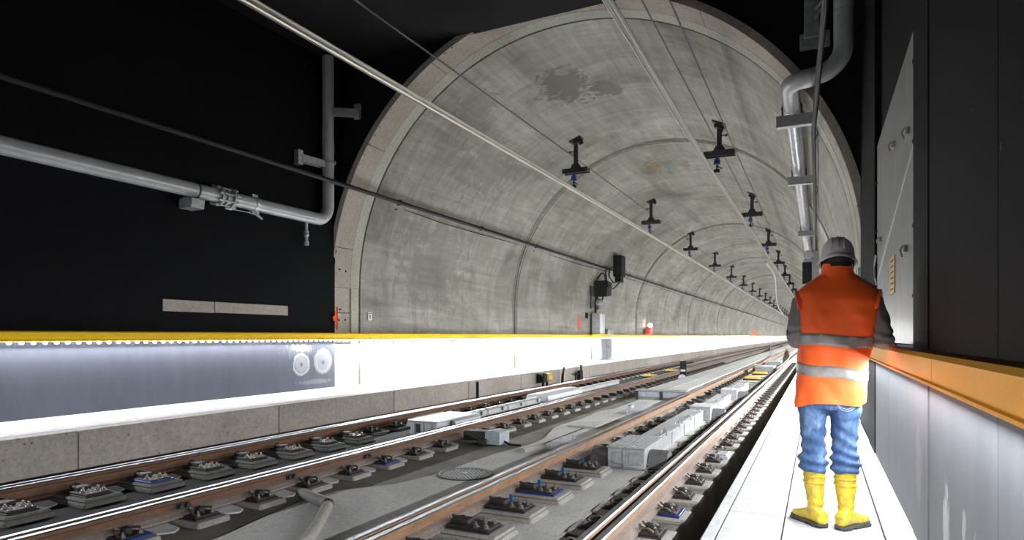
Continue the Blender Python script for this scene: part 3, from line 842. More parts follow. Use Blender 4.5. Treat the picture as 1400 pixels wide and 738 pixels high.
# ------------------------------------------------------------------ left pipe
def arc(c, r, a0, a1, u, v, n=8):
    c = Vector(c); u = Vector(u); v = Vector(v)
    return [c+u*(r*math.cos(a0+(a1-a0)*i/n))+v*(r*math.sin(a0+(a1-a0)*i/n)) for i in range(n+1)]
px, pz, py = -8.92, 3.53, 9.92
lp = empty('wall_pipe', (0,0,0), 'grey pipe along the black left wall turning up to the ceiling', 'pipe')
bend = arc((px, py-0.32, pz+0.32), 0.32, -PI/2, 0, (0,1,0), (0,0,1), 10)
MB().tube([(px, -3, pz), (px, 6.9, pz)]+bend+[(px, py, TOP)], 0.118, 20).build('pipe_run', M['pipe'], lp, True)
MB().cyl((px, py, 4.92), (px, py, 5.08), 0.124, n=20).build('pipe_sleeve', M['pipe'], lp, True)
for yv in (7.28, 7.40, 7.52):
    MB().cyl((px, yv, pz), (px, yv+0.05, pz), 0.17 if yv != 7.40 else 0.15, n=20).build('flange', M['galv_dull'], lp, True)
mb = MB()
for k in range(8):
    a = 2*PI*k/8+0.2
    p = (px+0.15*math.cos(a), 7.22, pz+0.15*math.sin(a))
    mb.cyl(p, (p[0], 7.64, p[2]), 0.014, n=6)
    mb.cyl((p[0], 7.24, p[2]), (p[0], 7.28, p[2]), 0.026, n=6); mb.cyl((p[0], 7.57, p[2]), (p[0], 7.61, p[2]), 0.026, n=6)
mb.build('flange_bolts', M['galv'], lp)
MB().cyl((px, 8.02, pz), (px, 8.10, pz), 0.126, n=20).box(px-0.02, px+0.02, 8.0, 8.12, pz+0.12, pz+0.17).box(px-0.03, px+0.03, 7.98, 8.14, pz-0.18, pz-0.12).build('clamp_ring', M['galv'], lp)
MB().cyl((px+0.02, 8.05, pz-0.16), (px+0.04, 8.2, pz-0.24), 0.022, n=8).cyl((px+0.02, 7.5, pz-0.18), (px+0.02, 7.95, pz-0.17), 0.008, n=6).cyl((px+0.02, 7.44, pz-0.18), (px+0.02, 7.56, pz-0.18), 0.022, n=8).build('bonding_strap', M['galv'], lp)
MB().cyl((px, 6.88, pz), (px, 6.91, pz), 0.124, n=20).build('clamp_ring', M['dark_steel'], lp)
MB().prism_y([(-0.02+px, pz-0.13), (px+0.14, pz-0.16), (px+0.12, pz-0.30), (px-0.2, pz-0.30), (px-0.2, pz-0.16)], 6.72, 6.95).build('pipe_foot', M['galv_dull'], lp)
# hanging drain cock
dc = empty('drain_valve', (px, 9.32, pz-0.12), 'small brass drain valve hanging below the left pipe bend', 'valve')
MB().cyl((0,0,0.02), (0,0,-0.16), 0.028, n=10).build('valve_stem', M['galv'], dc, True)
MB().cyl((0,0,-0.16), (0,0,-0.20), 0.045, n=8).sphere((0,0,-0.24), 0.05, 10, 6).cyl((0,0,-0.28), (0,0,-0.40), 0.03, n=10).cyl((0,0,-0.36), (0,0,-0.44), 0.045, n=10).build('valve_body', M['galv'], dc, True)
MB().cyl((0.0,0,-0.23), (0.05,-0.1,-0.23), 0.012, n=6).build('valve_lever', M['blue_plastic'], dc)['label'] = 'blue lever'
# brackets for the riser
def channel(p0, p1, w, h, mb=None):
    mb = mb or MB(); a = Vector(p0); b_ = Vector(p1); t = (b_-a).normalized(); s = t.cross(Vector((0,0,1))).normalized()
    for off, th in ((w/2, 0.012), (-w/2, 0.012)):
        q = s*off
        mb.add([a+q-s*th+Vector((0,0,-h)), b_+q-s*th+Vector((0,0,-h)), b_+q+s*th+Vector((0,0,-h)), a+q+s*th+Vector((0,0,-h)), a+q-s*th, b_+q-s*th, b_+q+s*th, a+q+s*th], [(0,1,2,3),(4,5,6,7),(0,1,5,4),(1,2,6,5),(2,3,7,6),(3,0,4,7)])
    q = s*(w/2); d = Vector((0,0,0.012))
    mb.add([a-q-d, b_-q-d, b_+q-d, a+q-d, a-q+d, b_-q+d, b_+q+d, a+q+d], [(0,1,2,3),(4,5,6,7),(0,1,5,4),(1,2,6,5),(2,3,7,6),(3,0,4,7)])
    return mb
br = empty('pipe_bracket', (0,0,0), 'upper grey channel bracket right of the left riser pipe', 'bracket')
channel((-8.82, 9.96, 5.80), (-8.42, 10.24, 5.80), 0.12, 0.13).build('arm', M['galv'], br)
MB().box(-8.50, -8.36, 10.2, 10.27, 5.62, 5.92, 0.004).build('end_plate', M['galv'], br)
br = empty('pipe_bracket', (0,0,0), 'lower grey channel bracket left of the left riser pipe', 'bracket')
channel((-8.95, 9.80, 4.72), (-9.02, 9.26, 4.72), 0.12, 0.13).build('arm', M['galv'], br)
MB().box(XL, XL+0.12, 9.15, 9.28, 4.52, 4.80, 0.004).build('end_plate', M['galv'], br)
MB().cyl((px, 9.93, 4.70), (px, 9.93, 4.74), 0.15, n=18).build('collar', M['galv_dull'], br)

# ------------------------------------------------------------------ right pipe
rp = empty('wall_pipe', (0,0,0), 'fat grey pipe coming down at upper right and running into the tunnel', 'pipe')
x1, x2, yq = 0.31, -0.36, 9.55
zh = 4.74
path = [Vector((x1, yq, TOP)), Vector((x1, yq, 5.3))]
path += arc((x1-0.33, yq, zh+0.38), 0.36, 0, -PI/2+0.12, (0.92,0,0), (0,0,1), 9)
path += arc((x2+0.25, yq+0.27, zh), 0.25, -PI/2, -PI, (1,0,0), (0,1.04,0), 8)
P0 = path[-1]; zt_ = zh
MB().tube(path+[Vector((P0.x, 10.75, zt_))], 0.122, 20).build('pipe_run', M['pipe'], rp, True)
MB().tube([(P0.x, 10.6, zt_), (P0.x, 60, zt_-0.06)], 0.128, 18).build('clad_pipe', M['pipe_wrap'], rp, True)
MB().cyl((-0.085, yq, zh), (-0.073, yq, zh), 0.128, n=20).build('weld_ring', M['galv_dull'], rp, True)
for z in (5.55, 5.95):
    MB().cyl((x1, yq, z), (x1, yq, z+0.012), 0.126, n=20).build('weld_ring', M['galv_dull'], rp, True)
PX, PZ = P0.x, zt_
br = empty('pipe_bracket', (0,0,0), 'grey bracket plate tying the upper right pipe to the head wall', 'bracket')
MB().box(-0.18, 0.02, 10.15, 10.30, 5.55, 6.10, 0.005).box(-0.24, 0.16, 10.18, 10.30, 5.42, 5.62, 0.005).build('back_plate', M['galv_dull'], br)
MB().cyl((-0.02, 10.1, 5.92), (0.2, 9.62, 5.95), 0.025, n=8).cyl((-0.05, 10.2, 5.80), (0.2, 9.62, 5.93), 0.02, n=8).build('tie_rod', M['galv_dull'], br)
for k, yv in enumerate((10.65, 14.8, 22.5, 31.0, 40.0)):
    lab = ['nearest','second','third','fourth','fifth'][k]+' flat bracket carrying the clad pipe on the right tunnel wall'
    br = empty('pipe_bracket', (PX, yv, PZ-0.14), lab, 'bracket', 'brackets of the clad pipe on the right wall')
    MB().box(-0.22, 0.33, -0.06, 0.06, -0.17, -0.15, 0.004).box(-0.22, 0.33, -0.07, -0.05, -0.17, 0.0).build('arm', M['galv_dull'], br)
    MB().tube([(-0.13, 0, 0), (-0.14, 0, 0.14), (-0.09, 0, 0.25), (0, 0, 0.285), (0.09, 0, 0.25), (0.14, 0, 0.14), (0.13, 0, 0)], 0.012, 6).build('u_bolt', M['dark_steel'], br)
    MB().tube([(0.30, 0.02, -0.12), (0.36, 0.02, -0.3), (0.32, 0.0, -0.42)], 0.008, 5).build('loose_wire', M['cable'], br)
cd = empty('conduit', (0,0,0), 'slim dark conduit running along the right side over the worker', 'conduit')
MB().tube([(0.16, -3, 4.42), (0.06, 6.9, 4.42), (-0.06, 10.9, 4.40), (-0.06, 24, 4.38), (-0.05, 60, 4.36)], 0.034, 10).build('conduit_run', M['cable'], cd, True)
# signal behind the worker, on the right wall
sg = empty('tunnel_signal', (-0.26, 26.0, 3.6), 'black signal head with grey horn and red lamp beyond the worker', 'signal')
MB().box(-0.26, 0.06, -0.1, 0.12, -0.45, 0.36, 0.02).build('signal_head', M['cable'], sg)
MB().lathe([(0.10, -0.12), (0.11, 0), (0.17, 0.14), (0.02, 0.15)], (-0.06, 0, 0.62), 16, Matrix.Rotation(PI/2, 4, 'X')).build('horn', M['pipe'], sg, True)
MB().box(0.1, 0.3, -0.04, 0.04, -0.7, 0.8, 0.01).box(-0.1, 0.6, -0.03, 0.03, -0.62, -0.5).build('mast', M['galv_dull'], sg)
MB().box(-0.12, 0.14, -0.1, 0.1, -0.95, -0.68, 0.02).build('lamp_housing', M['red_box'], sg)['label'] = 'red lamp housing'
for dz in (0.18, -0.08):
    MB().cyl((-0.1, -0.1, dz), (-0.1, -0.19, dz), 0.09, 0.1, n=14).build('lens_hood', M['ink'], sg)
MB().box(0.18, 0.42, -0.15, 0.15, -1.0, -0.55, 0.02).build('junction_box', M['ink'], sg)

# ------------------------------------------------------------------ sheet panel on the right wall
pn = empty('sheet_panel', (XR-0.0, 6.1, 1.19), 'tall brushed grey sheet panel standing above the right handrail', 'panel')
MB().box(0.012, 0.030, -1.44, 1.44, -0.03, 1.99, 0.003).build('sheet', M['panel'], pn)
for (yy, zz) in ((-1.43, 1.75), (-1.43, 1.25), (-1.43, 0.72), (-1.43, 0.28), (1.42, 1.1), (1.42, 0.75), (1.42, 1.6)):
    MB().box(-0.006, 0.014, yy-0.035, yy+0.02, zz-0.012, zz+0.012, 0.003).build('edge_clip', M['ink'], pn)
for (yy, zz) in ((-1.1, 1.40), (-1.0, 0.62), (0.95, 0.95), (0.85, 0.42), (-0.2, 1.55)):
    MB().box(-0.012, 0.014, yy-0.03, yy+0.03, zz-0.02, zz+0.03, 0.005).tube([(-0.012, yy, zz+0.03), (-0.03, yy, zz), (-0.02, yy-0.03, zz-0.05)], 0.006, 5).build('toggle_catch', M['galv_dull'], pn)
MB().tube([(0.006, 1.43, 0.55), (-0.01, 1.40, 0.62), (-0.012, 1.44, 0.75), (0.0, 1.43, 0.86)], 0.010, 6).build('hinge_wire', M['galv'], pn)
MB().add([(0.0085, -1.40, 1.25), (0.0085, -1.36, 1.27), (0.0085, 1.40, 0.62), (0.0085, 1.38, 0.58), (0.014, -1.40, 1.25), (0.014, -1.36, 1.27), (0.014, 1.40, 0.62), (0.014, 1.38, 0.58)], [(0,1,2,3),(4,5,6,7),(0,1,5,4),(1,2,6,5),(2,3,7,6),(3,0,4,7)]).build('crease', M['galv'], pn)
sn = empty('wall_sign', (XR+0.008, 6.0, 1.71), 'small ochre notice plate with dark lettering on the sheet panel', 'sign')
MB().box(-0.005, 0.006, -0.17, 0.17, -0.15, 0.15, 0.002).build('plate', M['sign_yellow'], sn)
mb = MB()
for r_ in range(6):
    z = 0.115-0.046*r_
    yv = -0.12
    while yv < 0.08:
        w = random.uniform(0.008, 0.022); mb.box(-0.0062, -0.0045, yv, yv+w, z-0.006, z+0.006); yv += w+0.02
tag(mb.build('print', M['ink'], sn), kind='stuff')

# ------------------------------------------------------------------ things on the left tunnel wall (about 27 m in)
def wx(z): return CX-math.sqrt(R*R-max(z-CZ, 0)**2)
YB = 27.0
ls = empty('wall_speaker', (wx(3.4)+0.35, YB, 3.3), 'black angled loudspeaker box with hoop of cable on left tunnel wall', 'loudspeaker')
MB().prism_x([(-0.38, -0.38), (0.30, -0.30), (0.42, 0.28), (-0.32, 0.34)], -0.30, 0.30).build('cabinet', M['cable'], ls)
MB().tube([(-0.30+0.30*max(0, p[2])+0.12, p[1], p[2]) for p in arc((0, 0, 0), 0.68, -1.2, PI+0.6, (0,1,0), (0,0,1), 18)], 0.035, 6).build('cable_hoop', M['cable'], ls, True)
MB().box(-0.34, -0.28, -0.75, -0.65, -0.9, 0.1).box(-0.34, -0.28, 0.2, 0.3, -0.9, -0.3).build('mount_bar', M['dark_steel'], ls)
MB().sphere((-0.22, 0.1, -0.62), 0.2, 10, 8).build('horn', M['galv_dull'], ls, True)
wc = empty('signal_box', (wx(4.3)+0.52, YB+0.9, 4.25), 'upper black signal box mounted beside the cable on left wall', 'signal')
MB().box(-0.2, 0.2, -0.32, 0.32, -0.38, 0.58, 0.03).build('housing', M['cable'], wc)
MB().box(-0.14, 0.14, -0.24, 0.2, -0.62, -0.38, 0.02).build('lower_housing', M['cable'], wc)
MB().tube([(0.05, -0.3, -0.6), (0.0, -0.9, -0.7), (-0.1, -1.25, -0.45), (-0.15, -1.0, -0.1), (-0.1, -0.4, 0.1)], 0.03, 6).tube([(0.0, 0.1, -0.6), (-0.1, -0.6, -0.95), (-0.1, -1.4, -0.9), (-0.25, -1.3, -0.2), (-0.25, -0.4, 0.0)], 0.03, 6).build('cable_loop', M['cable'], wc, True)
cb = empty('control_cabinet', (XL+0.30, YB+0.1, 1.28), 'grey control cabinet standing on the left handrail', 'cabinet')
MB().box(-0.2, 0.16, -0.42, 0.30, 0, 0.95, 0.015).build('body', M['galv_dull'], cb)
MB().box(0.16, 0.185, -0.40, -0.02, 0.05, 0.9, 0.006).build('door', M['galv'], cb)
MB().box(0.16, 0.185, 0.0, 0.28, 0.05, 0.9, 0.006).build('door', M['white_box'], cb)
MB().tube([(-0.1, -0.2, 0.95), (-0.12, -0.1, 1.5), (0.0, 0.1, 2.2)], 0.05, 8).build('feed_cable', M['cable'], cb, True)
tb = MB().box(-0.2, 0.15, -0.4, 0.4, 0, 0.25, 0.02).build('tool_case', M['galv_dull'], None, False, 35, (XL+0.3, YB+1.35, 1.28))
tag(tb, 'low grey case lying on left handrail beside the control cabinet', 'case')
lc = empty('lower_cabinet', (XL+0.37, YB+0.6, LZ), 'white twin door cabinet on the ledge under the yellow handrail', 'cabinet')
MB().box(-0.33, 0.10, -0.7, 0.85, 0.02, 0.95, 0.015).build('body', M['lower_cab'], lc)
for a, b_ in ((-0.66, 0.02), (0.05, 0.82)):
    MB().box(0.10, 0.125, a, b_, 0.06, 0.94, 0.006).build('door', M['lower_cab'], lc)
for z in (0.55, 0.6): MB().cyl((0.125, 0.2, z), (0.14, 0.2, z), 0.025, n=8).build('lock', M['ink'], lc)
MB().box(-0.21, 0.18, -1.0, 0.3, 0.99, 1.15, 0.01).build('yellow_cover', M['yellow'], lc)['label'] = 'yellow cover bulging from the handrail line'
# work lamp
wk = empty('work_lamp', (XL+0.25, 36.4, 1.28), 'small red work lamp glowing white on the left handrail', 'lamp')
MB().box(-0.1, 0.14, -0.3, 0.3, 0.0, 0.45, 0.02).build('housing', M['red_box'], wk)
MB().sphere((0.1, 0.1, 0.55), 0.12, 10, 8).build('bulb', M['lamp'], wk, True)
MB().box(-0.08, 0.1, 0.36, 0.6, 0.1, 0.4, 0.02).build('cap', M['white_box'], wk)
# plates and marks on the wall
pt = empty('wall_plate', (wx(1.7)+0.0, 11.42, 1.66), 'small white number plate at the start of the left tunnel wall', 'sign')
MB().box(-0.01, 0.02, -0.07, 0.07, -0.09, 0.09, 0.003).build('plate', M['sign_white'], pt)
MB().box(0.02, 0.023, -0.012, 0.012, -0.06, 0.02).box(0.02, 0.023, -0.03, 0.012, 0.0, 0.02).box(0.02, 0.023, -0.055, 0.055, 0.055, 0.07).build('figure', M['ink'], pt)
def spray(pts, x, label, name='paint_mark'):
    mb = MB(); mb.prism_x(pts, x, x+0.006)
    o = mb.build(name, M['orange_spray']); tag(o, label, 'paint mark'); return o
def blob(c, ry, rz, n=14):
    return [(c[0]+ry*math.cos(2*PI*k/n)*(1+0.25*math.sin(k*2.3)), c[1]+rz*math.sin(2*PI*k/n)*(1+0.2*math.sin(k*1.7))) for k in range(n)]
mk = empty('paint_mark', (XL+0.004, YP-0.02, 1.58), 'orange spray blot with streak on the edge of the portal collar', 'paint mark')
MB().prism_x(blob((0, 0), 0.085, 0.06), 0.034, 0.04).prism_x(blob((0.02, 0), 0.03, 0.24), 0.034, 0.041).build('blot', M['orange_spray'], mk)
MB().add([(0.075, -0.012, -0.24), (0.10, -0.012, -0.24), (0.10, -0.012, 0.24), (0.075, -0.012, 0.24), (0.075, -0.008, -0.24), (0.10, -0.008, -0.24), (0.10, -0.008, 0.24), (0.075, -0.008, 0.24)], [(0,1,2,3),(4,5,6,7),(0,1,5,4),(2,3,7,6),(1,2,6,5),(0,3,7,4)]).build('streak', M['orange_spray'], mk)
spray(blob((25.3, 1.75), 0.12, 0.32), wx(1.8)+0.002, 'red orange vertical spray streak left of the control cabinet')
spray(blob((38.6, 1.6), 0.10, 0.22), wx(1.6)+0.002, 'faint orange spray streak right of the red work lamp')
spray(blob((108, 1.7), 5.0, 0.4), wx(1.7)+0.002, 'wide orange spray patch low on the distant left wall')
fx = MB().box(-0.02, 0.06, -0.12, 0.12, -0.12, 0.12, 0.01).build('wall_socket', M['ink'], None, False, 35, (wx(2.1), 26.2, 2.1)); tag(fx, 'small dark socket on the left wall above the spray streak', 'socket')

# ------------------------------------------------------------------ things between the tracks
mh = empty('manhole_cover', (-3.66, 6.33, FZ+0.016), 'round iron manhole cover with studded grid in the pale slab', 'manhole cover')
MB().lathe([(0.27, -0.02), (0.33, -0.02), (0.33, 0.008), (0.275, 0.008)], n=36).build('frame', M['iron'], mh)
MB().cyl((0,0,-0.02), (0,0,0.004), 0.268, n=36).build('lid', M['ink'], mh)
mb = MB()
for i in range(-6, 7):
    for j in range(-6, 7):
        x, y = (i-j)*0.0275, (i+j)*0.0275
        if x*x+y*y < 0.245**2 and x*x+y*y > 0.04**2:
            mb.add([(x-0.018, y, 0.003), (x, y-0.018, 0.003), (x+0.018, y, 0.003), (x, y+0.018, 0.003), (x-0.013, y, 0.009), (x, y-0.013, 0.009), (x+0.013, y, 0.009), (x, y+0.013, 0.009)], [(4,5,6,7), (0,1,5,4), (1,2,6,5), (2,3,7,6), (3,0,4,7)])
tag(mb.build('studs', M['galv_dull'], mh), kind='stuff')
mb = MB()
for k in range(54):
    a = 2*PI*k/54; mb.box(0.295*math.cos(a)-0.008, 0.295*math.cos(a)+0.008, 0.295*math.sin(a)-0.008, 0.295*math.sin(a)+0.008, 0.008, 0.013)
tag(mb.build('rim_studs', M['galv_dull'], mh), kind='stuff')
MB().cyl((0,0,0.002), (0,0,0.014), 0.035, n=12).build('key_plug', M['bolt'], mh)

# small junction boxes
jb = empty('junction_box', (-4.38, 8.36, FZ), 'blue grey junction box on black feet beside the near left rail', 'junction box')
MB().prism_y([(-0.02, 0.02), (0.22, 0.02), (0.22, 0.20), (0.06, 0.22), (-0.02, 0.20)], -0.16, 0.16).build('housing', M['box_blue'], jb)
MB().tube([(0.05, -0.1, 0.21), (0.05, -0.1, 0.25), (0.05, 0.1, 0.25), (0.05, 0.1, 0.21)], 0.01, 6).build('handle', M['galv'], jb)
MB().box(-0.42, -0.02, -0.12, 0.12, 0.05, 0.19, 0.02).build('rail_clamp', M['iron'], jb)
MB().box(-0.12, 0.0, -0.22, -0.12, 0.0, 0.1, 0.01).box(-0.12, -0.02, 0.12, 0.2, 0.0, 0.1, 0.01).build('foot', M['iron'], jb)
MB().tube([(0.22, 0.0, 0.05), (0.34, -0.05, 0.02), (0.5, -0.02, 0.015)], 0.016, 6).build('cable_tail', M['cable'], jb, True)
jb = empty('bond_plate', (-1.19, 8.55, FZ), 'flat pale steel plate box between fasteners outside the right rail', 'plate')
MB().box(-0.10, 0.17, -0.17, 0.17, 0.0, 0.085, 0.01).build('base', M['white_box'], jb)
MB().box(-0.08, 0.15, -0.15, 0.15, 0.085, 0.10, 0.004).build('lid', M['cover'], jb)
MB().cyl((0.02, -0.06, 0.10), (0.02, -0.06, 0.125), 0.02, n=8).cyl((0.02, 0.06, 0.10), (0.02, 0.06, 0.125), 0.02, n=8).build('bolt', M['bolt'], jb)
jb = empty('junction_box', (-3.22, 8.5, FZ), 'low pale grey box left of the left rail of right track', 'junction box')
MB().box(-0.16, 0.16, -0.25, 0.25, 0, 0.13, 0.012).build('housing', M['white_box'], jb)
MB().cyl((-0.05, -0.1, 0.13), (-0.05, -0.1, 0.17), 0.02, n=8).cyl((0.05, 0.1, 0.13), (0.05, 0.1, 0.17), 0.02, n=8).build('gland', M['galv'], jb)
jb = empty('junction_box', (-3.22, 12.8, FZ), 'second low grey box further along left of the right track', 'junction box')
MB().box(-0.18, 0.18, -0.5, 0.5, 0, 0.14, 0.012).build('housing', M['white_box'], jb)
MB().box(-0.3, -0.2, -0.1, 0.1, 0, 0.2, 0.02).build('gland', M['galv'], jb)
pp = empty('half_pipe', (-3.58, 8.1, FZ), 'short pale pipe stub lying in the slab joint before the low box', 'pipe')
MB().tube([(-0.05, -0.25, 0.03), (0.05, 0.25, 0.03)], 0.05, 10).build('stub', M['pad'], pp, True)
gap = MB().box(-0.02, 0.02, 8.2, 13.6, 0.0, 0.019).build('slab_joint', M['trench'], floor, False, 35, (-3.64, 0, FZ)); 
# forked drain tubes
dt = empty('drain_tube', (-4.06, 4.50, FZ+0.008), 'forked drain tubes of grey concrete crossing the floor slab', 'drain tube')
MB().tube([(-0.52, 0.22, 0.045), (-0.10, 0.05, 0.055), (0.02, 0.0, 0.055)], 0.055, 12).build('dark_branch', M['tarp'], dt, True)
MB().tube([(0.02, -0.01, 0.048), (0.30, -0.42, 0.045), (0.52, -0.78, 0.035), (0.66, -1.3, 0.02)], 0.05, 12).build('pale_branch', M['pad'], dt, True)
MB().sphere((0.01, 0.0, 0.055), 0.058, 10, 6).build('elbow', M['iron'], dt, True)

# cross duct with two pale front panels
xd = empty('cross_duct', (-3.5, 15.85, FZ), 'low grey duct cover with two pale front panels between the tracks', 'duct')
MB().box(-0.62, 0.56, 0.02, 0.3, 0.0, 0.22, 0.005).build('body', M['galv_dull'], xd)
MB().box(-0.66, 0.60, -0.04, 0.34, 0.22, 0.25, 0.006).build('top_plate', M['galv'], xd)
for a, b_ in ((-0.60, -0.06), (0.02, 0.54)):
    MB().box(a, b_, -0.01, 0.02, 0.07, 0.21, 0.004).build('front_panel', M['box_blue'], xd)
for x in (-0.64, -0.02): MB().box(x-0.03, x+0.03, -0.03, 0.02, 0.0, 0.22, 0.004).build('post', M['iron'], xd)

# point machines in the right track
def checker(mb, x0, x1, y0, y1, z, sx=0.05):
    nx = max(2, int((x1-x0)/sx)); ny = max(2, int((y1-y0)/sx))
    for i in range(nx):
        for j in range(ny):
            cx_ = x0+(i+0.5)*(x1-x0)/nx; cy_ = y0+(j+0.5)*(y1-y0)/ny
            a = 0.7 if (i+j) % 2 else -0.7
            c_, s_ = math.cos(a), math.sin(a); l, w = sx*0.38, sx*0.12
            q = [(cx_+u*c_*l-v*s_*w, cy_+u*s_*l+v*c_*w) for u, v in ((-1,-1),(1,-1),(1,1),(-1,1))]
            mb.add([(p[0], p[1], z) for p in q]+[(p[0], p[1], z+0.004) for p in q], [(4,5,6,7),(0,1,5,4),(1,2,6,5),(2,3,7,6),(3,0,4,7)])
    return mb
def machine(x0_, y0, label, size, lead, w=0.225):
    root = empty('point_machine', (x0_, y0, FZ+0.012), label, 'point machine', 'point machines in the right track')
    MB().box(-w, w, 0.0, size, 0.0, 0.245, 0.008).build('case', M['machine'], root)
    MB().box(-w-0.015, w+0.015, -0.02, size+0.02, 0.0, 0.02, 0.004).build('base_flange', M['galv_dull'], root)
    MB().box(-w-0.012, w+0.012, -0.012, size+0.01, 0.245, 0.262, 0.004).build('lid', M['cover'], root)
    tag(checker(MB(), -w, w, 0, size, 0.262).build('tread_pattern', M['cover'], root), kind='stuff')
    for x in (-0.02,):
        MB().box(x-0.012, x+0.012, -0.02, 0, 0.02, 0.24, 0.003).build('front_rib', M['galv'], root)
    MB().box(-0.17, -0.05, -0.012, 0.0, 0.06, 0.2, 0.003).build('front_door', M['galv'], root)
    MB().box(0.04, 0.19, -0.012, 0.0, 0.06, 0.2, 0.003).build('front_door', M['galv'], root)
    for yy in (0.1, size-0.1): MB().cyl((w, yy, 0.05), (w+0.03, yy, 0.05), 0.02, n=8).build('side_bolt', M['bolt'], root)
    # drum covers over the drive rods, both sides
    for sg_, x0, x1, nm in ((-1, -w-0.01, -w-0.26, 'left'), (1, w+0.01, w+0.23, 'right')):
        rings = []
        for x in (x0, x0+(x1-x0)*0.5, x1):
            rings.append([(x, 0.30+0.19*math.cos(PI*k/10), 0.01+0.20*math.sin(PI*k/10)) for k in range(11)]+[(x, 0.11, -0.01), (x, 0.49, -0.01)][::-1][:0])
        MB().loft(rings).build('drum_cover', M['tarp'], root, True)
        MB().cyl((x1, 0.3, 0.07), (x1+sg_*0.03, 0.3, 0.07), 0.03, n=8).build('drive_rod', M['iron'], root)
    # stepped cover plates leading back
    yy = size+0.03; zz = 0.215
    for k in range(lead):
        L = 0.92; dx = 0.01*k
        MB().box(-0.15, 0.16, yy, yy+L, zz-0.02, zz, 0.004).box(-0.14, 0.15, yy+0.02, yy+L-0.02, 0, zz-0.02).build('cover_plate', M['cover'], root)
        if k % 2 == 0: MB().box(0.06, 0.14, yy-0.1, yy+L*0.9, zz, zz+0.014, 0.004).build('lock_bar', M['galv'], root)
        MB().tube([(0.10, yy+0.5, zz+0.012), (0.12, yy+0.5, zz+0.07), (0.16, yy+0.5, zz+0.06), (0.17, yy+0.5, zz-0.02)], 0.012, 6).build('hasp', M['galv'], root)
        yy += L+0.02
    return root
machine(-2.07, 7.42, 'nearest grey point machine with tread plate lid in the right track', 0.98, 4)
machine(-2.0, 12.3, 'second grey point machine further along in the right track', 0.62, 3, 0.19)
machine(-1.99, 16.5, 'third small point machine before the ochre balises in the right track', 0.6, 3, 0.19)
# low cross slabs beyond
for k, yv in enumerate((9.6, 10.3, 13.8, 14.7, 15.6)):
    MB().box(-1.95, -1.70, yv, yv+0.6, FZ, FZ+0.03, 0.006).build('floor_plate', M['floor_light'], floor)
def balise(x, y, label, grp):
    root = empty('balise', (x, y, FZ+0.012), label, 'balise', grp)
    MB().box(-0.26, 0.26, -0.18, 0.18, 0.05, 0.13, 0.02).build('block', M['pale_yellow'], root)
    MB().box(-0.32, 0.32, -0.05, 0.05, 0.0, 0.05, 0.004).build('carrier', M['iron'], root)
balise(-2.12, 24.3, 'nearer ochre balise block between the rails of the right track', 'balises')
balise(-2.12, 27.7, 'farther ochre balise block between the rails of the right track', 'balises')
balise(-5.75, 24.0, 'nearer ochre balise block between the rails of the left track', 'balises')
balise(-5.75, 28.0, 'farther ochre balise block between the rails of the left track', 'balises')
for k, (yv, lab) in enumerate(((30.6, 'nearer grey cover box in the right track beyond the balises'), (36.5, 'farther grey cover box in the right track beyond the balises'))):
    root = empty('cover_box', (-2.12, yv, FZ+0.012), lab, 'cover box')
    MB().box(-0.42, 0.36, -0.4, 0.4, 0, 0.2, 0.015).build('case', M['galv_dull'], root)
    MB().box(-0.44, 0.38, -0.43, 0.43, 0.2, 0.23, 0.006).build('lid', M['cover'], root)
    MB().box(-0.3, 0.35, 0.5, 1.6, 0, 0.22, 0.01).build('rear_cover', M['white_box'], root)
# cross beams across right track
for yv in (19.8, 20.7, 21.6, 22.6, 25.6, 29.0):
    MB().box(-2.62, -1.66, yv, yv+0.22, FZ, FZ+0.05, 0.005).build('floor_plate', M['floor_dark'], floor)

# left-track point machine with pale covers
lm = empty('point_machine', (-5.72, 8.55, FZ), 'long pale covered point machine between rails of left track', 'point machine')
MB().box(-0.24, 0.26, 0, 1.25, 0, 0.225, 0.01).build('case', M['white_box'], lm)
MB().box(-0.28, 0.30, -0.03, 1.28, 0.225, 0.245, 0.004).build('lid', M['cover'], lm)
tag(checker(MB(), -0.26, 0.28, 0, 1.25, 0.245, 0.07).build('tread_pattern', M['cover'], lm), kind='stuff')
for x in (-0.2, -0.03, 0.12): MB().box(x, x+0.05, -0.02, 0, 0.03, 0.21, 0.004).build('front_rib', M['galv'], lm)
MB().box(-0.13, -0.05, -0.012, 0, 0.05, 0.19, 0.003).build('front_door', M['iron'], lm)
MB().prism_y([(-0.50, 0.10), (-0.46, 0.22), (-0.30, 0.26), (-0.28, 0.10)], 0.25, 1.1).build('side_cover', M['white_box'], lm)
MB().prism_y([(0.31, 0.05), (0.31, 0.22), (0.36, 0.20), (0.42, 0.05)], 0.4, 1.25).build('side_cover', M['white_box'], lm)
for k in range(4):
    MB().box(-0.12, 0.02, 1.32+0.88*k, 2.17+0.88*k, 0.02, 0.215, 0.04).build('cover_plate', M['cover'], lm)
    MB().box(0.03, 0.07, 1.9+0.88*k, 2.0+0.88*k, 0.12, 0.2, 0.01).build('hasp', M['galv'], lm)
MB().prism_y([(-0.42, 0.12), (-0.38, 0.24), (-0.05, 0.27), (0.14, 0.22), (0.16, 0.1)], 4.9, 7.2).build('rear_hood', M['white_box'], lm)
for k in range(3):
    MB().box(-0.12, 0.04, 7.25+1.3*k, 8.5+1.3*k, 0.02, 0.215, 0.04).build('cover_plate', M['cover'], lm)

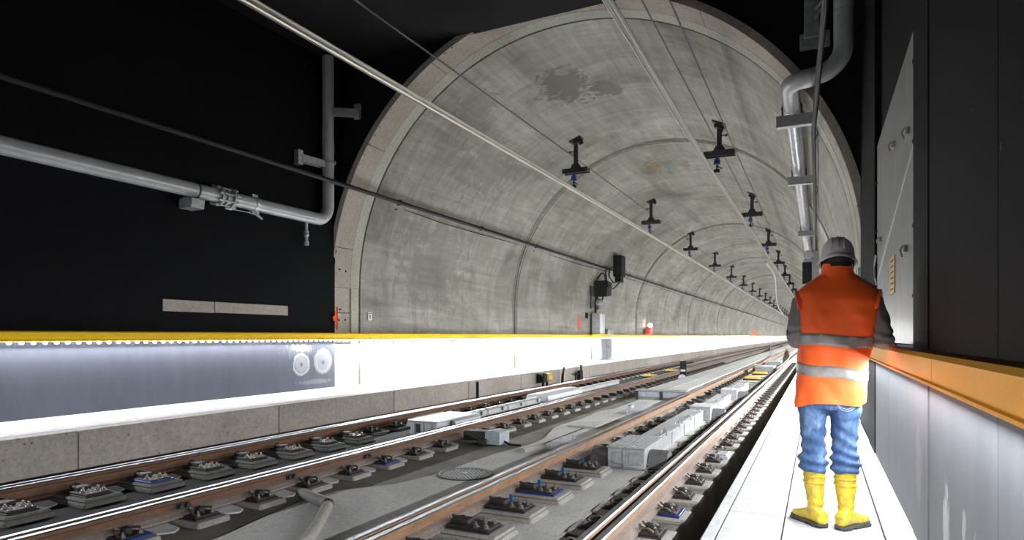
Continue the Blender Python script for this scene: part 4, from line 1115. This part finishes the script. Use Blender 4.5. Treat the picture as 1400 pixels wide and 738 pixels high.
# small things by the kerb
kt = empty('kerb_horn', (KX+0.16, 17.4, FZ), 'yellow and black rail lubricator unit in front of the kerb', 'device')
MB().box(-0.12, 0.10, -0.25, 0.05, 0.22, 0.5, 0.03).build('body', M['ink'], kt)
MB().box(-0.10, 0.12, 0.06, 0.42, 0.24, 0.48, 0.05).build('tank', M['pale_yellow'], kt)['label'] = 'yellow tank'
MB().box(-0.03, 0.03, -0.1, -0.04, 0, 0.24).box(-0.03, 0.03, 0.2, 0.26, 0, 0.26).build('leg', M['ink'], kt)
kp = MB().tube([(0,0,0), (0.02,0,0.35), (0.06,0.02,0.62)], [0.05, 0.045, 0.03], 8).build('marker_stub', M['ink'], None, True, 35, (KX+0.15, 18.9, FZ)); tag(kp, 'short black marker post in front of the kerb', 'marker post')
kc = empty('cable_head', (KX+0.15, 20.6, FZ), 'black cable head with loops standing at the kerb', 'cable head')
MB().box(-0.06, 0.06, -0.15, 0.15, 0, 0.42, 0.02).build('box', M['ink'], kc)
MB().tube([(0,-0.15,0.3), (0.02,-0.45,0.35), (0.02,-0.5,0.0)], 0.03, 6).tube([(0,0.1,0.4), (0,0.1,0.62)], 0.04, 6).build('cable_loop', M['cable'], kc, True)
kj = MB().tube([(KX+0.03, 13.55, FZ), (KX+0.03, 13.55, 0.1)], 0.03, 8).build('marker_stub', M['ink'], None, True); tag(kj, 'slim black rod leaning on the kerb joint', 'rod')
sm = empty('shunt_marker', (-4.25, 22.6, FZ), 'small black marker board with white dash beside the left track', 'marker')
MB().box(-0.11, 0.11, -0.03, 0.03, 0.22, 0.72, 0.012).build('board', M['ink'], sm)
MB().box(-0.08, 0.08, -0.038, -0.028, 0.36, 0.43, 0.002).build('dash', M['sign_white'], sm)['label'] = 'white dash'
MB().cyl((-0.03, -0.05, 0.13), (-0.03, -0.02, 0.13), 0.13, n=20).build('disc', M['white_box'], sm)
MB().box(0.04, 0.10, -0.02, 0.02, 0, 0.25).build('post', M['ink'], sm)

# crossover rails swinging from the right track to the left one, with their conductor rail above
def smooth_path(pts, n=40):
    out = []
    for i in range(n+1):
        t = i/n*(len(pts)-1); k = min(int(t), len(pts)-2); u = t-k
        p0 = pts[max(k-1, 0)]; p1 = pts[k]; p2 = pts[k+1]; p3 = pts[min(k+2, len(pts)-1)]
        out.append(tuple(0.5*((2*b_)+(-a+c)*u+(2*a-5*b_+4*c-d)*u*u+(-a+3*b_-3*c+d)*u**3) for a, b_, c, d in zip(p0, p1, p2, p3)))
    return out
def curved_rail(pts, label):
    root = empty('crossover_rail', (0, 0, RZ+0.006), label, 'rail', 'crossover rails')
    P = smooth_path(pts)
    head, web = rail_profile(0, 0)
    MB().loft([[(x+a, y, b_) for a, b_ in head] for x, y in P]).build('rail_head', M['steel'], root)
    MB().loft([[(x+a, y, b_) for a, b_ in web] for x, y in P]).build('rail_web', M['rust'], root)
curved_rail([(-2.62, 28), (-2.72, 38), (-3.15, 50), (-4.1, 66), (-5.1, 82), (-6.1, 100), (-6.6, 125)], 'bright curved crossover rail leaving the left rail of the right track')
curved_rail([(-1.62, 30), (-1.64, 42), (-2.0, 54), (-2.7, 68), (-3.7, 84), (-4.5, 100), (-5.0, 125)], 'bright curved crossover rail leaving the right rail of the right track')
cx_ = empty('conductor_rail', (0, 0, CZR), 'curved pale conductor rail swinging between the two overhead lines', 'conductor rail', 'overhead conductor rails')
MB().loft([[(x-0.05, y, 0.02), (x+0.05, y, 0.02), (x+0.05, y, 0.12), (x-0.05, y, 0.12)] for x, y in smooth_path([(-2.6, 38), (-2.62, 46), (-3.2, 58), (-3.9, 72), (-5.0, 96), (-5.9, 130)])]).build('rail_bar', M['alu'], cx_)

# ------------------------------------------------------------------ the worker
def fabric(name, col, rough=0.8, scale=60, var=0.12, fold=0.0):
    m, nt, b = nodes(name)
    f = noi(nt, pos(nt, space='object'), scale, 4, 0.7)
    g = noi(nt, pos(nt, (1, 1, 0.6), 'object'), 7, 4, 0.6)
    lo = tuple(c*(1-var) for c in col); hi = tuple(min(1, c*(1+var)) for c in col)
    c = ramp(nt, g, [(0.3, lo), (0.7, hi)])
    c = mix(nt, 0.25, c, ramp(nt, f, [(0.3, 0.3), (0.7, 0.7)]), 'OVERLAY')
    nt.links.new(c, b.inputs['Base Color']); b.inputs['Roughness'].default_value = rough
    b.inputs['Sheen Weight'].default_value = 0.1
    bump(nt, b, f, 0.2, 0.002)
    return m
M['vest'] = fabric('orange_vest_fabric', (0.98, 0.115, 0.008), 0.62, 90, 0.06)
M['sleeve'] = fabric('grey_sleeve_fabric', (0.17, 0.15, 0.145), 0.9, 70, 0.2)
M['reflect'] = simple('reflective_band', (0.26, 0.245, 0.23), 0.4, 0.2, var=0.15, scale=14)
M['skin'] = simple('skin', (0.55, 0.33, 0.24), 0.55, var=0.06)
M['hair'] = simple('dark_hair', (0.02, 0.016, 0.013), 0.7, var=0.3, scale=60)
M['helmet'] = simple('pale_helmet_shell', (0.62, 0.57, 0.58), 0.32, var=0.04)
M['helmet_rim_lit'] = simple('lit_helmet_rim', (0.85, 0.85, 0.86), 0.4, var=0.03)  # brim whitened to show light catching it from below; same helmet as the shell
M['sole'] = simple('dark_rubber_sole', (0.06, 0.06, 0.055), 0.8, bumps=0.2)
M['eye'] = simple('eye_white', (0.75, 0.73, 0.70), 0.3, var=0.02)
def denim():
    m, nt, b = nodes('blue_denim')
    g = noi(nt, pos(nt, (1, 1, 0.45), 'object'), 9, 6, 0.7, 0.5)
    f = noi(nt, pos(nt, (1, 1, 0.3), 'object'), 150, 3, 0.8)
    c = ramp(nt, g, [(0.32, (0.016, 0.040, 0.115)), (0.50, (0.045, 0.095, 0.21)), (0.62, (0.12, 0.20, 0.34)), (0.74, (0.30, 0.40, 0.54))])
    c = mix(nt, 0.4, c, ramp(nt, f, [(0.3, 0.3), (0.7, 0.7)]), 'OVERLAY')
    nt.links.new(c, b.inputs['Base Color']); b.inputs['Roughness'].default_value = 0.85
    bump(nt, b, f, 0.25, 0.002)
    return m
M['denim'] = denim()
def boot_mat():
    m, nt, b = nodes('yellow_rubber_boot')
    g = noi(nt, pos(nt, space='object'), 11, 6, 0.75, 0.4)
    f = noi(nt, pos(nt, space='object'), 40, 5, 0.8)
    c = ramp(nt, g, [(0.35, (0.58, 0.40, 0.02)), (0.6, (0.68, 0.50, 0.03))])
    c = mix(nt, ramp(nt, math_(nt, 'MULTIPLY', g, f), [(0.22, 0.0), (0.36, 0.75)]), c, (0.22, 0.15, 0.06))
    nt.links.new(c, b.inputs['Base Color']); b.inputs['Roughness'].default_value = 0.4
    return m
M['boot'] = boot_mat()

PO = Vector((0.104, 4.53, 0.0))
worker = empty('person', PO, 'person seen from behind in orange high visibility vest, pale helmet and yellow rubber boots', 'person')
worker.scale = (0.985, 0.985, 0.985)

def remeshed(mb, voxel, smooth_iter=4):
    """one continuous surface from overlapping closed lofts"""
    me = mb.mesh('tmp'); o = bpy.data.objects.new('tmp', me); COL.objects.link(o)
    r = o.modifiers.new('r', 'REMESH'); r.mode = 'VOXEL'; r.voxel_size = voxel
    s = o.modifiers.new('s', 'SMOOTH'); s.factor = 0.5; s.iterations = smooth_iter
    dg = bpy.context.evaluated_depsgraph_get(); dg.update()
    ev = o.evaluated_get(dg)
    out = bpy.data.meshes.new_from_object(ev)
    bpy.data.objects.remove(o); bpy.data.meshes.remove(me)
    out.polygons.foreach_set('use_smooth', [True]*len(out.polygons))
    return out
def displace(me, fn):
    for v, n in zip(me.vertices, [tuple(x.normal) for x in me.vertices]):
        d = fn(v.co, n)
        v.co = v.co+Vector(n)*d
    me.update()
def put(name, me, mat, parent=None):
    me.name = name
    me.materials.clear(); me.materials.append(mat)
    return link(name, me, parent or worker)
def ell(cx, cy, z, rx, ry, n=28, p=2.3):
    R_ = []
    for k in range(n):
        a = 2*PI*k/n; c, s = math.cos(a), math.sin(a)
        R_.append((cx+rx*math.copysign(abs(c)**(2/p), c), cy+ry*math.copysign(abs(s)**(2/p), s), z))
    return R_
def interp(tab, t):
    for a, b_ in zip(tab, tab[1:]):
        if t <= b_[0]:
            u = (t-a[0])/(b_[0]-a[0]); u = max(0, min(1, u))
            return [x+(y-x)*u for x, y in zip(a[1:], b_[1:])]
    return list(tab[-1][1:])

# ---- body: one surface with head, arms and fingers
bd = MB()
bd.loft([ell(x, y, z, rx, ry) for z, x, y, rx, ry in ((0.84, -0.04, 0, .155, .105), (0.98, -0.03, 0, .16, .105), (1.12, -.015, 0, .15, .10), (1.28, 0, 0, .175, .115), (1.42, 0, 0, .19, .11), (1.50, 0, 0, .17, .085), (1.555, 0, 0.005, .09, .065))])
bd.tube([(0.004, 0.0, 1.50), (0.008, 0.015, 1.64)], [0.065, 0.058], 16)
HC = Vector((0.010, 0.035, 1.700))
bd.loft([ell(HC.x, HC.y+dy, HC.z+dz, rx, ry, 24, 2.1) for dz, dy, rx, ry in ((-0.125, 0.045, .028, .03), (-0.11, 0.035, .048, .052), (-0.07, 0.018, .064, .078), (-0.02, 0.004, .073, .090), (0.03, 0.0, .077, .096), (0.07, -0.002, .072, .090), (0.10, -0.003, .055, .07), (0.115, -0.003, .025, .035))])
bd.tube([HC+Vector((0, 0.088, 0.012)), HC+Vector((0, 0.120, -0.025)), HC+Vector((0, 0.10, -0.038))], [0.011, 0.018, 0.014], 10)      # nose
for s in (-1, 1):
    bd.sphere(HC+Vector((s*0.080, -0.004, -0.012)), 0.03, 10, 8, (0.35, 0.6, 1.0))             # ears
    bd.sphere(HC+Vector((s*0.03, 0.084, 0.028)), 0.018, 8, 6, (1.2, 0.5, 0.5))                   # brows
bd.tube([HC+Vector((-0.024, 0.085, -0.066)), HC+Vector((0, 0.094, -0.066)), HC+Vector((0.024, 0.085, -0.066))], 0.008, 8)  # lips
SH = {-1: Vector((-0.188, 0.0, 1.475)), 1: Vector((0.188, 0.0, 1.475))}
EL = {-1: Vector((-0.232, -0.035, 1.215)), 1: Vector((0.262, -0.03, 1.215))}
WR = {-1: Vector((-0.10, 0.185, 1.205)), 1: Vector((0.285, 0.205, 1.19))}
HD = {-1: Vector((0.85, 0.5, -0.12)).normalized(), 1: Vector((0.35, 0.93, -0.03)).normalized()}
for s in (-1, 1):
    bd.tube([SH[s]+Vector((-s*0.05, 0, 0.0)), SH[s], SH[s].lerp(EL[s], 0.5), EL[s]], [0.05, 0.052, 0.046, 0.040], 14)
    bd.tube([EL[s], EL[s].lerp(WR[s], 0.35), WR[s]], [0.040, 0.042, 0.029], 14)
    d = HD[s]; upv = Vector((0, 0, 1)); lat = d.cross(upv).normalized()*(s)      # lat points outwards (little finger side of a palm-down hand)
    upv = lat.cross(d).normalized()*s if s > 0 else d.cross(lat).normalized()
    upv = Vector((0, 0, 1))
    w = WR[s]
    # palm: flattened loft
    rings = []
    for t, hw_, th in ((-0.01, .026, .022), (0.03, .036, .017), (0.065, .041, .015), (0.092, .040, .012)):
        c = w+d*t; rings.append([c+lat*(hw_*math.cos(2*PI*k/14))+upv*(th*math.sin(2*PI*k/14)) for k in range(14)])
    bd.loft(rings)
    inner = -1                                                                  # thumb on the inner side of each hand
    for f, (off, L, sp) in enumerate(((-0.030, 0.068, -0.10), (-0.010, 0.078, -0.02), (0.011, 0.072, 0.06), (0.030, 0.056, 0.15))):
        base = w+d*0.082+lat*off
        dd = (d+lat*sp).normalized()
        bend = Vector((0, 0, -1))
        p1 = base+dd*L*0.45+bend*L*0.06
        p2 = p1+(dd*0.86+bend*0.5).normalized()*L*0.32
        p3 = p2+(dd*0.6+bend*0.8).normalized()*L*0.26
        bd.tube([base-dd*0.02, base, p1, p2, p3], [0.0095, 0.0095, 0.009, 0.0082, 0.0068], 10)
    tb_ = w+d*0.028-lat*0.028
    td = (d*0.62-lat*0.75+Vector((0, 0, -0.15))).normalized()
    bd.tube([tb_, tb_+td*0.035, tb_+td*0.035+(td+d*0.5).normalized()*0.028, tb_+td*0.035+(td+d*0.9).normalized()*0.05], [0.013, 0.0115, 0.0098, 0.0075], 10)
# legs inside the trousers
HIPL, HIPR = Vector((-0.125, 0, 0.88)), Vector((0.04, 0, 0.88))
ANL, ANR = Vector((-0.122, -0.01, 0.12)), Vector((0.055, -0.01, 0.12))
for h, a in ((HIPL, ANL), (HIPR, ANR)):
    k = h.lerp(a, 0.5)+Vector((0, 0.02, 0))
    bd.tube([h, h.lerp(k, 0.5), k, k.lerp(a, 0.4), a], [0.078, 0.068, 0.052, 0.05, 0.038], 14)
body = put('body', remeshed(bd, 0.0055, 3), M['skin'])
for s in (-1, 1):
    MB().sphere(HC+Vector((s*0.030, 0.078, 0.008)), 0.0125, 12, 8).build('eye', M['eye'], worker, True)
    MB().sphere(HC+Vector((s*0.030, 0.0885, 0.008)), 0.005, 10, 6).build('pupil', M['ink'], worker, True)

# ---- hair: cap of short dark hair below the helmet
hr = MB().loft([ell(HC.x, HC.y-0.006, HC.z+dz, rx, ry, 24, 2.1) for dz, rx, ry in ((-0.085, .050, .062), (-0.06, .068, .080), (-0.02, .079, .092), (0.03, .083, .101), (0.08, .075, .094), (0.115, .04, .05))])
hm = hr.mesh('hair')
bm = bmesh.new(); bm.from_mesh(hm)
bmesh.ops.delete(bm, geom=[v for v in bm.verts if v.co.y > HC.y+0.045 and v.co.z < HC.z+0.05], context='VERTS')
bm.to_mesh(hm); bm.free(); hm.polygons.foreach_set('use_smooth', [True]*len(hm.polygons))
put('hair', hm, M['hair'])

# ---- helmet
HT = Matrix.Translation((HC.x, HC.y-0.004, HC.z+0.034)) @ Matrix.Rotation(-0.14, 4, 'X')
prof = [(1.0, 0.0), (0.985, 0.03), (0.93, 0.065), (0.80, 0.10), (0.60, 0.123), (0.36, 0.137), (0.12, 0.142), (0.01, 0.143)]
rings = []
for k_, z in prof:
    R_ = []
    for i in range(40):
        a = 2*PI*i/40
        rx, ry = 0.101*k_, 0.128*k_
        lift = 0.0
        R_.append((rx*math.cos(a), ry*math.sin(a), z))
    rings.append(R_)
MB().loft(rings).xf(HT).build('helmet', M['helmet'], worker, True, 50)
hel = bpy.data.objects['helmet']; hel['label'] = 'pale grey safety helmet with rim whitened for light'
rim = []
for k_, z in ((0.99, 0.010), (1.07, -0.003), (1.14, -0.014), (1.15, -0.024), (1.07, -0.020), (0.95, -0.008)):
    R_ = []
    for i in range(40):
        a = 2*PI*i/40
        kk = k_ + (0.16*max(0, math.sin(a))**3 if k_ > 1.05 else 0) + (0.03*max(0, -math.sin(a))**2 if k_ > 1.05 else 0)
        dz = -0.016*abs(math.cos(a))**1.5*(1 if k_ > 1.0 else 0.3) - 0.006*math.sin(a)
        R_.append((0.103*kk*math.cos(a), 0.130*kk*math.sin(a), z+dz))
    rim.append(R_)
MB().loft(rim+[rim[0]], cap=False).xf(HT).build('helmet_brim', M['helmet_rim_lit'], hel, True, 60)
def ridge(x0, w, h):
    rings = []
    for i in range(13):
        a = PI*(0.08+0.84*i/12)
        kx = math.sqrt(max(0, 1-(x0/0.101)**2))
        y = -0.130*math.cos(a)*kx; z = 0.004+0.141*math.sin(a)**0.8*kx**0.6
        rings.append([(x0-w, y, z-0.012), (x0+w, y, z-0.012), (x0+w*0.6, y, z+h), (x0-w*0.6, y, z+h)])
    return MB().loft(rings).xf(HT)
for x0 in (-0.034, 0.0, 0.034):
    ridge(x0, 0.007, 0.004).build('helmet_ridge', M['helmet'], hel, True, 50)
MB().loft([ell(HC.x, HC.y-0.006, HC.z+dz, 0.083, 0.104, 28, 2.1) for dz in (-0.02, 0.008)], cap=False).build('helmet_band', M['ink'], hel, True)
for s in (-1, 1):
    MB().tube([HC+Vector((s*0.092, -0.02, 0.03)), HC+Vector((s*0.09, 0.0, -0.02)), HC+Vector((s*0.078, 0.02, -0.07))], 0.006, 6).build('chin_strap', M['ink'], hel, True)

# ---- vest
VT = [(0.800, -0.038, 0.0, .205, .140), (0.95, -0.032, 0.0, .205, .142), (1.08, -0.018, 0.0, .207, .138), (1.22, -0.004, 0.0, .218, .142), (1.36, 0.004, -0.005, .230, .145), (1.46, 0.004, -0.006, .236, .135),
      (1.515, 0.004, -0.004, .240, .118), (1.545, 0.004, 0.0, .218, .106), (1.575, 0.004, 0.004, .180, .095), (1.605, 0.005, 0.008, .140, .086), (1.630, 0.006, 0.012, .105, .078)]
def wrinkle(x, y, z, amp=1.0):
    q = Vector((x*5, y*5, z*3.2))
    w = noise.noise(q)*0.012
    w += 0.0045*math.sin(38*z+14*x+4*noise.noise(Vector((x*4, y*4, z*5))))*max(0, 1-abs(z-1.11)/0.09)
    w += noise.noise(Vector((x*9+3, y*9, z*16+x*10)))*0.0045
    w += noise.noise(Vector((x*16-2+z*6, y*16, z*9)))*0.0028
    return w*amp
def vest_point(z, a, off=0.0):
    cx, cy, rx, ry = interp(VT, z)
    c, s = math.cos(a), math.sin(a); p = 2.7
    ca = math.copysign(abs(c)**(2/p), c); sa = math.copysign(abs(s)**(2/p), s)
    x, y = cx+rx*ca, cy+ry*sa
    fade = max(0.0, min(1.0, (1.60-z)/0.15))
    w = wrinkle(x, y, z, 1.15)*fade
    # shoulder blades and spine hollow on the back
    if s < 0: w += 0.008*math.exp(-((z-1.36)/0.10)**2)*(math.exp(-((c-0.45)/0.28)**2)+math.exp(-((c+0.45)/0.28)**2))-0.008*math.exp(-(c/0.16)**2)*math.exp(-((z-1.2)/0.25)**2)
    # flare ripples at the hem
    w += 0.010*math.sin(a*7+1.0)*max(0, (1.0-z)/0.2)**1.5*0.8
    n = Vector((math.copysign(abs(c)**(1.3), c)/rx, math.copysign(abs(s)**1.3, s)/ry, 0)).normalized()
    return Vector((x, y, z))+n*(w+off)
NV = 96
def hem(a): return 0.012*math.sin(a*3+0.6)+0.016*math.cos(a)+(0.0 if math.sin(a) > 0 else -0.004)
zs = [0.80+0.830*i/62 for i in range(63)]
def vest_ring(z, off):
    out = []
    for k in range(NV):
        a = 2*PI*k/NV
        zz = z+hem(a)*max(0, (1.0-z)/0.2) if z < 1.0 else z
        p = vest_point(zz if zz > 0.8 else 0.8, a, off); p.z = zz
        out.append(p)
    return out
rings = [vest_ring(z, 0.0) for z in zs]
inner = [vest_ring(z, -0.006) for z in (0.80, 0.86, 0.92)]
vest = MB().loft(inner[::-1]+rings, cap=False).build('vest', M['vest'], worker, True, 70)
vest['label'] = 'orange high visibility vest with two grey reflective bands'
# shoulder caps that stand out over the sleeves
for s in (-1, 1):
    rings = []
    for i in range(15):
        a = -1.15+2.3*i/14
        y = 0.115*math.sin(a)-0.004
        zt = 1.30+0.235*math.cos(a)**0.7 if math.cos(a) > 0 else 1.3
        x0 = s*0.200; x1 = s*(0.208+0.042*math.cos(a))
        rings.append([(x0+0.004, y*0.92, zt-0.030), (x1+0.004, y*1.06, zt-0.018), (x1+0.006, y*1.08, zt-0.006), (x0+0.004, y*0.95, zt+0.004)])
    MB().loft(rings).build('shoulder_edge', M['vest'], vest, True, 60)
# collar
rings = []
for z, g in ((1.595, 1.22), (1.622, 1.14), (1.655, 1.04), (1.688, 1.0), (1.690, 0.94), (1.65, 0.95), (1.61, 1.02)):
    R_ = []
    for k in range(40):
        a = 2*PI*k/40
        dz = 0.012*math.sin(a*2+0.4)*(1 if z > 1.62 else 0)-0.02*max(0, math.sin(a))
        R_.append((0.008+0.090*g*math.cos(a)+wrinkle(math.cos(a)*.2, math.sin(a)*.2, z, 0.5), 0.012+0.082*g*math.sin(a), z+dz))
    rings.append(R_)
MB().loft(rings, cap=False).build('collar', M['vest'], vest, True, 60)
# reflective bands
def band(zc, hgt, tilt, name):
    rr = []
    for dz, off in ((-hgt/2-0.002, 0.0), (-hgt/2, 0.005), (-hgt/4, 0.006), (0, 0.0062), (hgt/4, 0.006), (hgt/2, 0.005), (hgt/2+0.002, 0.0)):
        R_ = []
        for k in range(NV):
            a = 2*PI*k/NV
            z = zc+dz+tilt*math.cos(a)+0.004*math.sin(a*5+zc*9)
            R_.append(vest_point(z, a, off))
        rr.append(R_)
    MB().loft(rr, cap=False).build(name, M['reflect'], vest, True, 70)['label'] = 'grey reflective band'
band(1.205, 0.068, -0.018, 'reflective_band')
band(1.005, 0.068, -0.024, 'reflective_band')

# ---- sleeves
for s in (-1, 1):
    sl = MB()
    up_ = [SH[s]+Vector((-s*0.03, 0, -0.005)), SH[s]+Vector((s*0.012, 0, -0.03)), SH[s].lerp(EL[s], 0.45)+Vector((s*0.008, 0, 0)), SH[s].lerp(EL[s], 0.8), EL[s]]
    sl.tube(up_, [0.066, 0.071, 0.067, 0.064, 0.060], 20)
    sl.sphere(EL[s], 0.061, 16, 10)
    sl.tube([EL[s], EL[s].lerp(WR[s], 0.4), EL[s].lerp(WR[s], 0.93)], [0.060, 0.056, 0.043], 20)
    me = remeshed(sl, 0.009, 4)
    ax = (EL[s]-SH[s]).normalized()
    displace(me, lambda co, n: 0.006*noise.noise(Vector((co.x*14, co.y*14, co.z*26)))+0.0045*math.sin((co.z+0.5*co.y)*95+5*noise.noise(co*9))*max(0, 1-abs(co.z-1.24)/0.11)+0.003*noise.noise(co*40))
    put('sleeve', me, M['sleeve'])
    c = EL[s].lerp(WR[s], 0.93); dd = (WR[s]-EL[s]).normalized()
    MB().tube([c-dd*0.03, c-dd*0.008, c+dd*0.006], [0.043, 0.0455, 0.041], 20).build('cuff', M['sleeve'], worker, True)

# ---- jeans
jn = MB()
jn.loft([ell(x, 0.0, z, rx, ry, 32, 2.5) for z, x, rx, ry in ((0.76, -0.042, .175, .115), (0.84, -0.042, .182, .122), (0.92, -0.038, .178, .118), (1.0, -0.032, .165, .105))])
JL = [(0.90, -0.128, 0.0, .092, .115), (0.78, -0.134, 0.0, .090, .105), (0.68, -0.136, 0.004, .082, .092), (0.58, -0.134, 0.012, .074, .082), (0.50, -0.130, 0.014, .072, .078), (0.43, -0.134, 0.0, .082, .084), (0.385, -0.136, -0.006, .084, .085), (0.350, -0.132, -0.006, .072, .074)]
JR = [(0.90, 0.046, 0.0, .095, .115), (0.78, 0.050, 0.0, .092, .106), (0.68, 0.050, 0.006, .084, .092), (0.58, 0.050, 0.014, .076, .083), (0.50, 0.050, 0.014, .073, .078), (0.43, 0.055, 0.0, .083, .085), (0.385, 0.056, -0.006, .085, .085), (0.350, 0.053, -0.006, .070, .074)]
for T in (JL, JR):
    jn.loft([ell(x, y, z, rx, ry, 24, 2.15) for z, x, y, rx, ry in T])
jm = remeshed(jn, 0.0085, 6)
def jfold(co, n):
    side = -0.13 if co.x < -0.04 else 0.05
    bunch = max(0, 1-abs(co.z-0.43)/0.11)
    knee = max(0, 1-abs(co.z-0.58)/0.12)
    seat = max(0, 1-abs(co.z-0.76)/0.09)
    a = math.atan2(co.y, co.x-side)
    d = 0.013*bunch*math.sin(co.z*105+1.9*math.sin(a+1)+3*noise.noise(co*6))
    d += 0.007*knee*math.sin(co.z*75+2.5*a+3*noise.noise(co*5))
    d += 0.006*seat*math.sin(co.z*60+2.2*a*(1 if side < 0 else -1)+2*noise.noise(co*5))
    d += 0.007*noise.noise(Vector((co.x*9, co.y*9, co.z*6)))+0.004*noise.noise(Vector((co.x*24, co.y*24, co.z*20)))
    return d
displace(jm, jfold)
jeans = put('jeans', jm, M['denim']); jeans['label'] = 'faded blue jeans tucked into the boots'
jb_ = bmesh.new(); jb_.from_mesh(jm); bvh = BVHTree.FromBMesh(jb_)
def patch(name, pts_fn, nu, nv, off, mat, parent, th=0.0025):
    vs = []; ok = True
    for layer in (off, off-th*2):
        for j in range(nv+1):
            for i in range(nu+1):
                x, z = pts_fn(i/nu, j/nv)
                hit = bvh.ray_cast(Vector((x, -1, z)), Vector((0, 1, 0)))
                y = hit[0].y if hit[0] is not None else -0.1
                vs.append((x, y-layer, z))
    fs = []; n1 = (nu+1)*(nv+1)
    for j in range(nv):
        for i in range(nu):
            a = j*(nu+1)+i
            fs.append((a, a+1, a+nu+2, a+nu+1))
            fs.append((n1+a, n1+a+nu+1, n1+a+nu+2, n1+a+1))
    rim_ = [j*(nu+1) for j in range(nv+1)]
    edge = [i for i in range(nu+1)]+[j*(nu+1)+nu for j in range(1, nv+1)]+[nv*(nu+1)+i for i in range(nu-1, -1, -1)]+[j*(nu+1) for j in range(nv-1, 0, -1)]
    for a, b_ in zip(edge, edge[1:]+edge[:1]): fs.append((a, b_, n1+b_, n1+a))
    return MB().add(vs, fs).build(name, mat, parent, True, 40)
def pocket_fn(cx, cz):
    def f(u, v):
        w = 0.062*(1-0.10*v); x = cx+(u-0.5)*2*w
        z = cz+0.07-0.135*v-(0.018*(1-abs(u-0.5)*2)*v)
        return x, z
    return f
M['thread'] = simple('pale_stitching', (0.40, 0.43, 0.50), 0.8, var=0.1)
for cx, cz in ((-0.125, 0.80), (0.062, 0.785)):
    patch('back_pocket', pocket_fn(cx, cz), 8, 8, 0.004, M['denim'], jeans)
def line_fn(x0, z0, x1, z1, w, sag=0.0):
    def f(u, v):
        return x0+(x1-x0)*u, z0+(z1-z0)*u+sag*math.sin(PI*u)-w*(v-0.5)
    return f
for (a, b_, c, d) in ((0.005, 0.80, 0.062, 0.775), (0.062, 0.775, 0.118, 0.808), (0.012, 0.785, 0.062, 0.762), (0.062, 0.762, 0.112, 0.795)):
    patch('pocket_stitching', line_fn(a, b_, c, d, 0.004, -0.006), 10, 1, 0.0065, M['thread'], jeans, 0.001)
for x0, z0, z1 in ((-0.205, 0.86, 0.42), (0.128, 0.84, 0.42)):
    pass

# ---- boots
def boot(side, ax, ay, yaw, topx):
    c, s = math.cos(yaw), math.sin(yaw)           # foot points along (sin yaw, cos yaw)
    def F(l, w, z): return Vector((ax+l*math.sin(yaw)+w*math.cos(yaw), ay+l*math.cos(yaw)-w*math.sin(yaw), z))
    bt = MB()
    sh = [(0.385, topx, -0.004, .064, .068), (0.33, topx, -0.004, .064, .068), (0.25, topx*.85+ax*.15, -0.004, .061, .066), (0.16, topx*.4+ax*.6, -0.002, .050, .060), (0.10, ax, 0.0, .047, .062), (0.05, ax, 0.0, .046, .06)]
    bt.loft([ell(x, y+ay*0, z, rx, ry, 24, 2.1) for z, x, y, rx, ry in sh])
    rings = []
    for l, hw_, zt, zb in ((-0.082, .020, .085, .022), (-0.070, .038, .11, .018), (-0.03, .044, .13, .018), (0.03, .043, .125, .018), (0.08, .045, .098, .018), (0.13, .050, .080, .018), (0.17, .048, .070, .019), (0.198, .036, .060, .022), (0.210, .016, .045, .026)):
        R_ = []
        for k in range(18):
            a = 2*PI*k/18
            cc, ss = math.cos(a), math.sin(a)
            zz = (zt+zb)/2+(zt-zb)/2*math.copysign(abs(ss)**0.8, ss)
            R_.append(F(l, hw_*math.copysign(abs(cc)**0.8, cc), zz))
        rings.append(R_)
    bt.loft(rings)
    me = remeshed(bt, 0.006, 5)
    displace(me, lambda co, n: 0.004*noise.noise(Vector((co.x*14, co.y*14, co.z*16)))+(0.004*math.sin(co.z*110+co.x*30) if 0.09 < co.z < 0.19 else 0)*max(0, 1-abs(co.z-0.14)/0.05))
    bo = put('boot', me, M['boot']); bo['label'] = 'yellow rubber boot, %s' % ('left' if side < 0 else 'right')
    for z in (0.368, 0.325, 0.285):
        hh = 0.006 if z < 0.36 else 0.011
        MB().loft([ell(topx, -0.004, z+dz, .0655+o, .0695+o, 28, 2.1) for dz, o in ((-hh, -0.001), (-hh*0.6, 0.004), (hh*0.6, 0.004), (hh, -0.001))], cap=False).build('boot_band', M['boot'], bo, True)
    out = []
    for l, hw_ in ((-0.085, .018), (-0.074, .036), (-0.03, .046), (0.02, .043), (0.08, .048), (0.13, .054), (0.17, .052), (0.202, .038), (0.216, .014)):
        out.append((l, hw_))
    poly = [(l, w) for l, w in out]+[(l, -w) for l, w in out[::-1]]
    MB().loft([[F(l, w, z) for l, w in poly] for z in (0.012, 0.03)]).build('sole', M['sole'], bo)
    tr = MB()
    for l in [-0.07+0.022*i for i in range(13)]:
        if -0.015 < l < 0.035: continue
        hw_ = interp([(a, b_) for a, b_ in out], l)[0]
        for sg_ in (-1, 1):
            q = [F(l, sg_*hw_*1.02, 0.0), F(l+0.013, sg_*hw_*1.02, 0.0), F(l+0.013, sg_*hw_*0.2, 0.0), F(l, sg_*hw_*0.2, 0.0)]
            tr.add([tuple(p) for p in q]+[(p.x, p.y, 0.014) for p in q], [(0,1,2,3),(4,5,6,7),(0,1,5,4),(1,2,6,5),(2,3,7,6),(3,0,4,7)])
    tag(tr.build('tread', M['sole'], bo), kind='stuff')
boot(-1, -0.118, -0.008, math.radians(-38), -0.126)
boot(1, 0.060, -0.012, math.radians(34), 0.053)
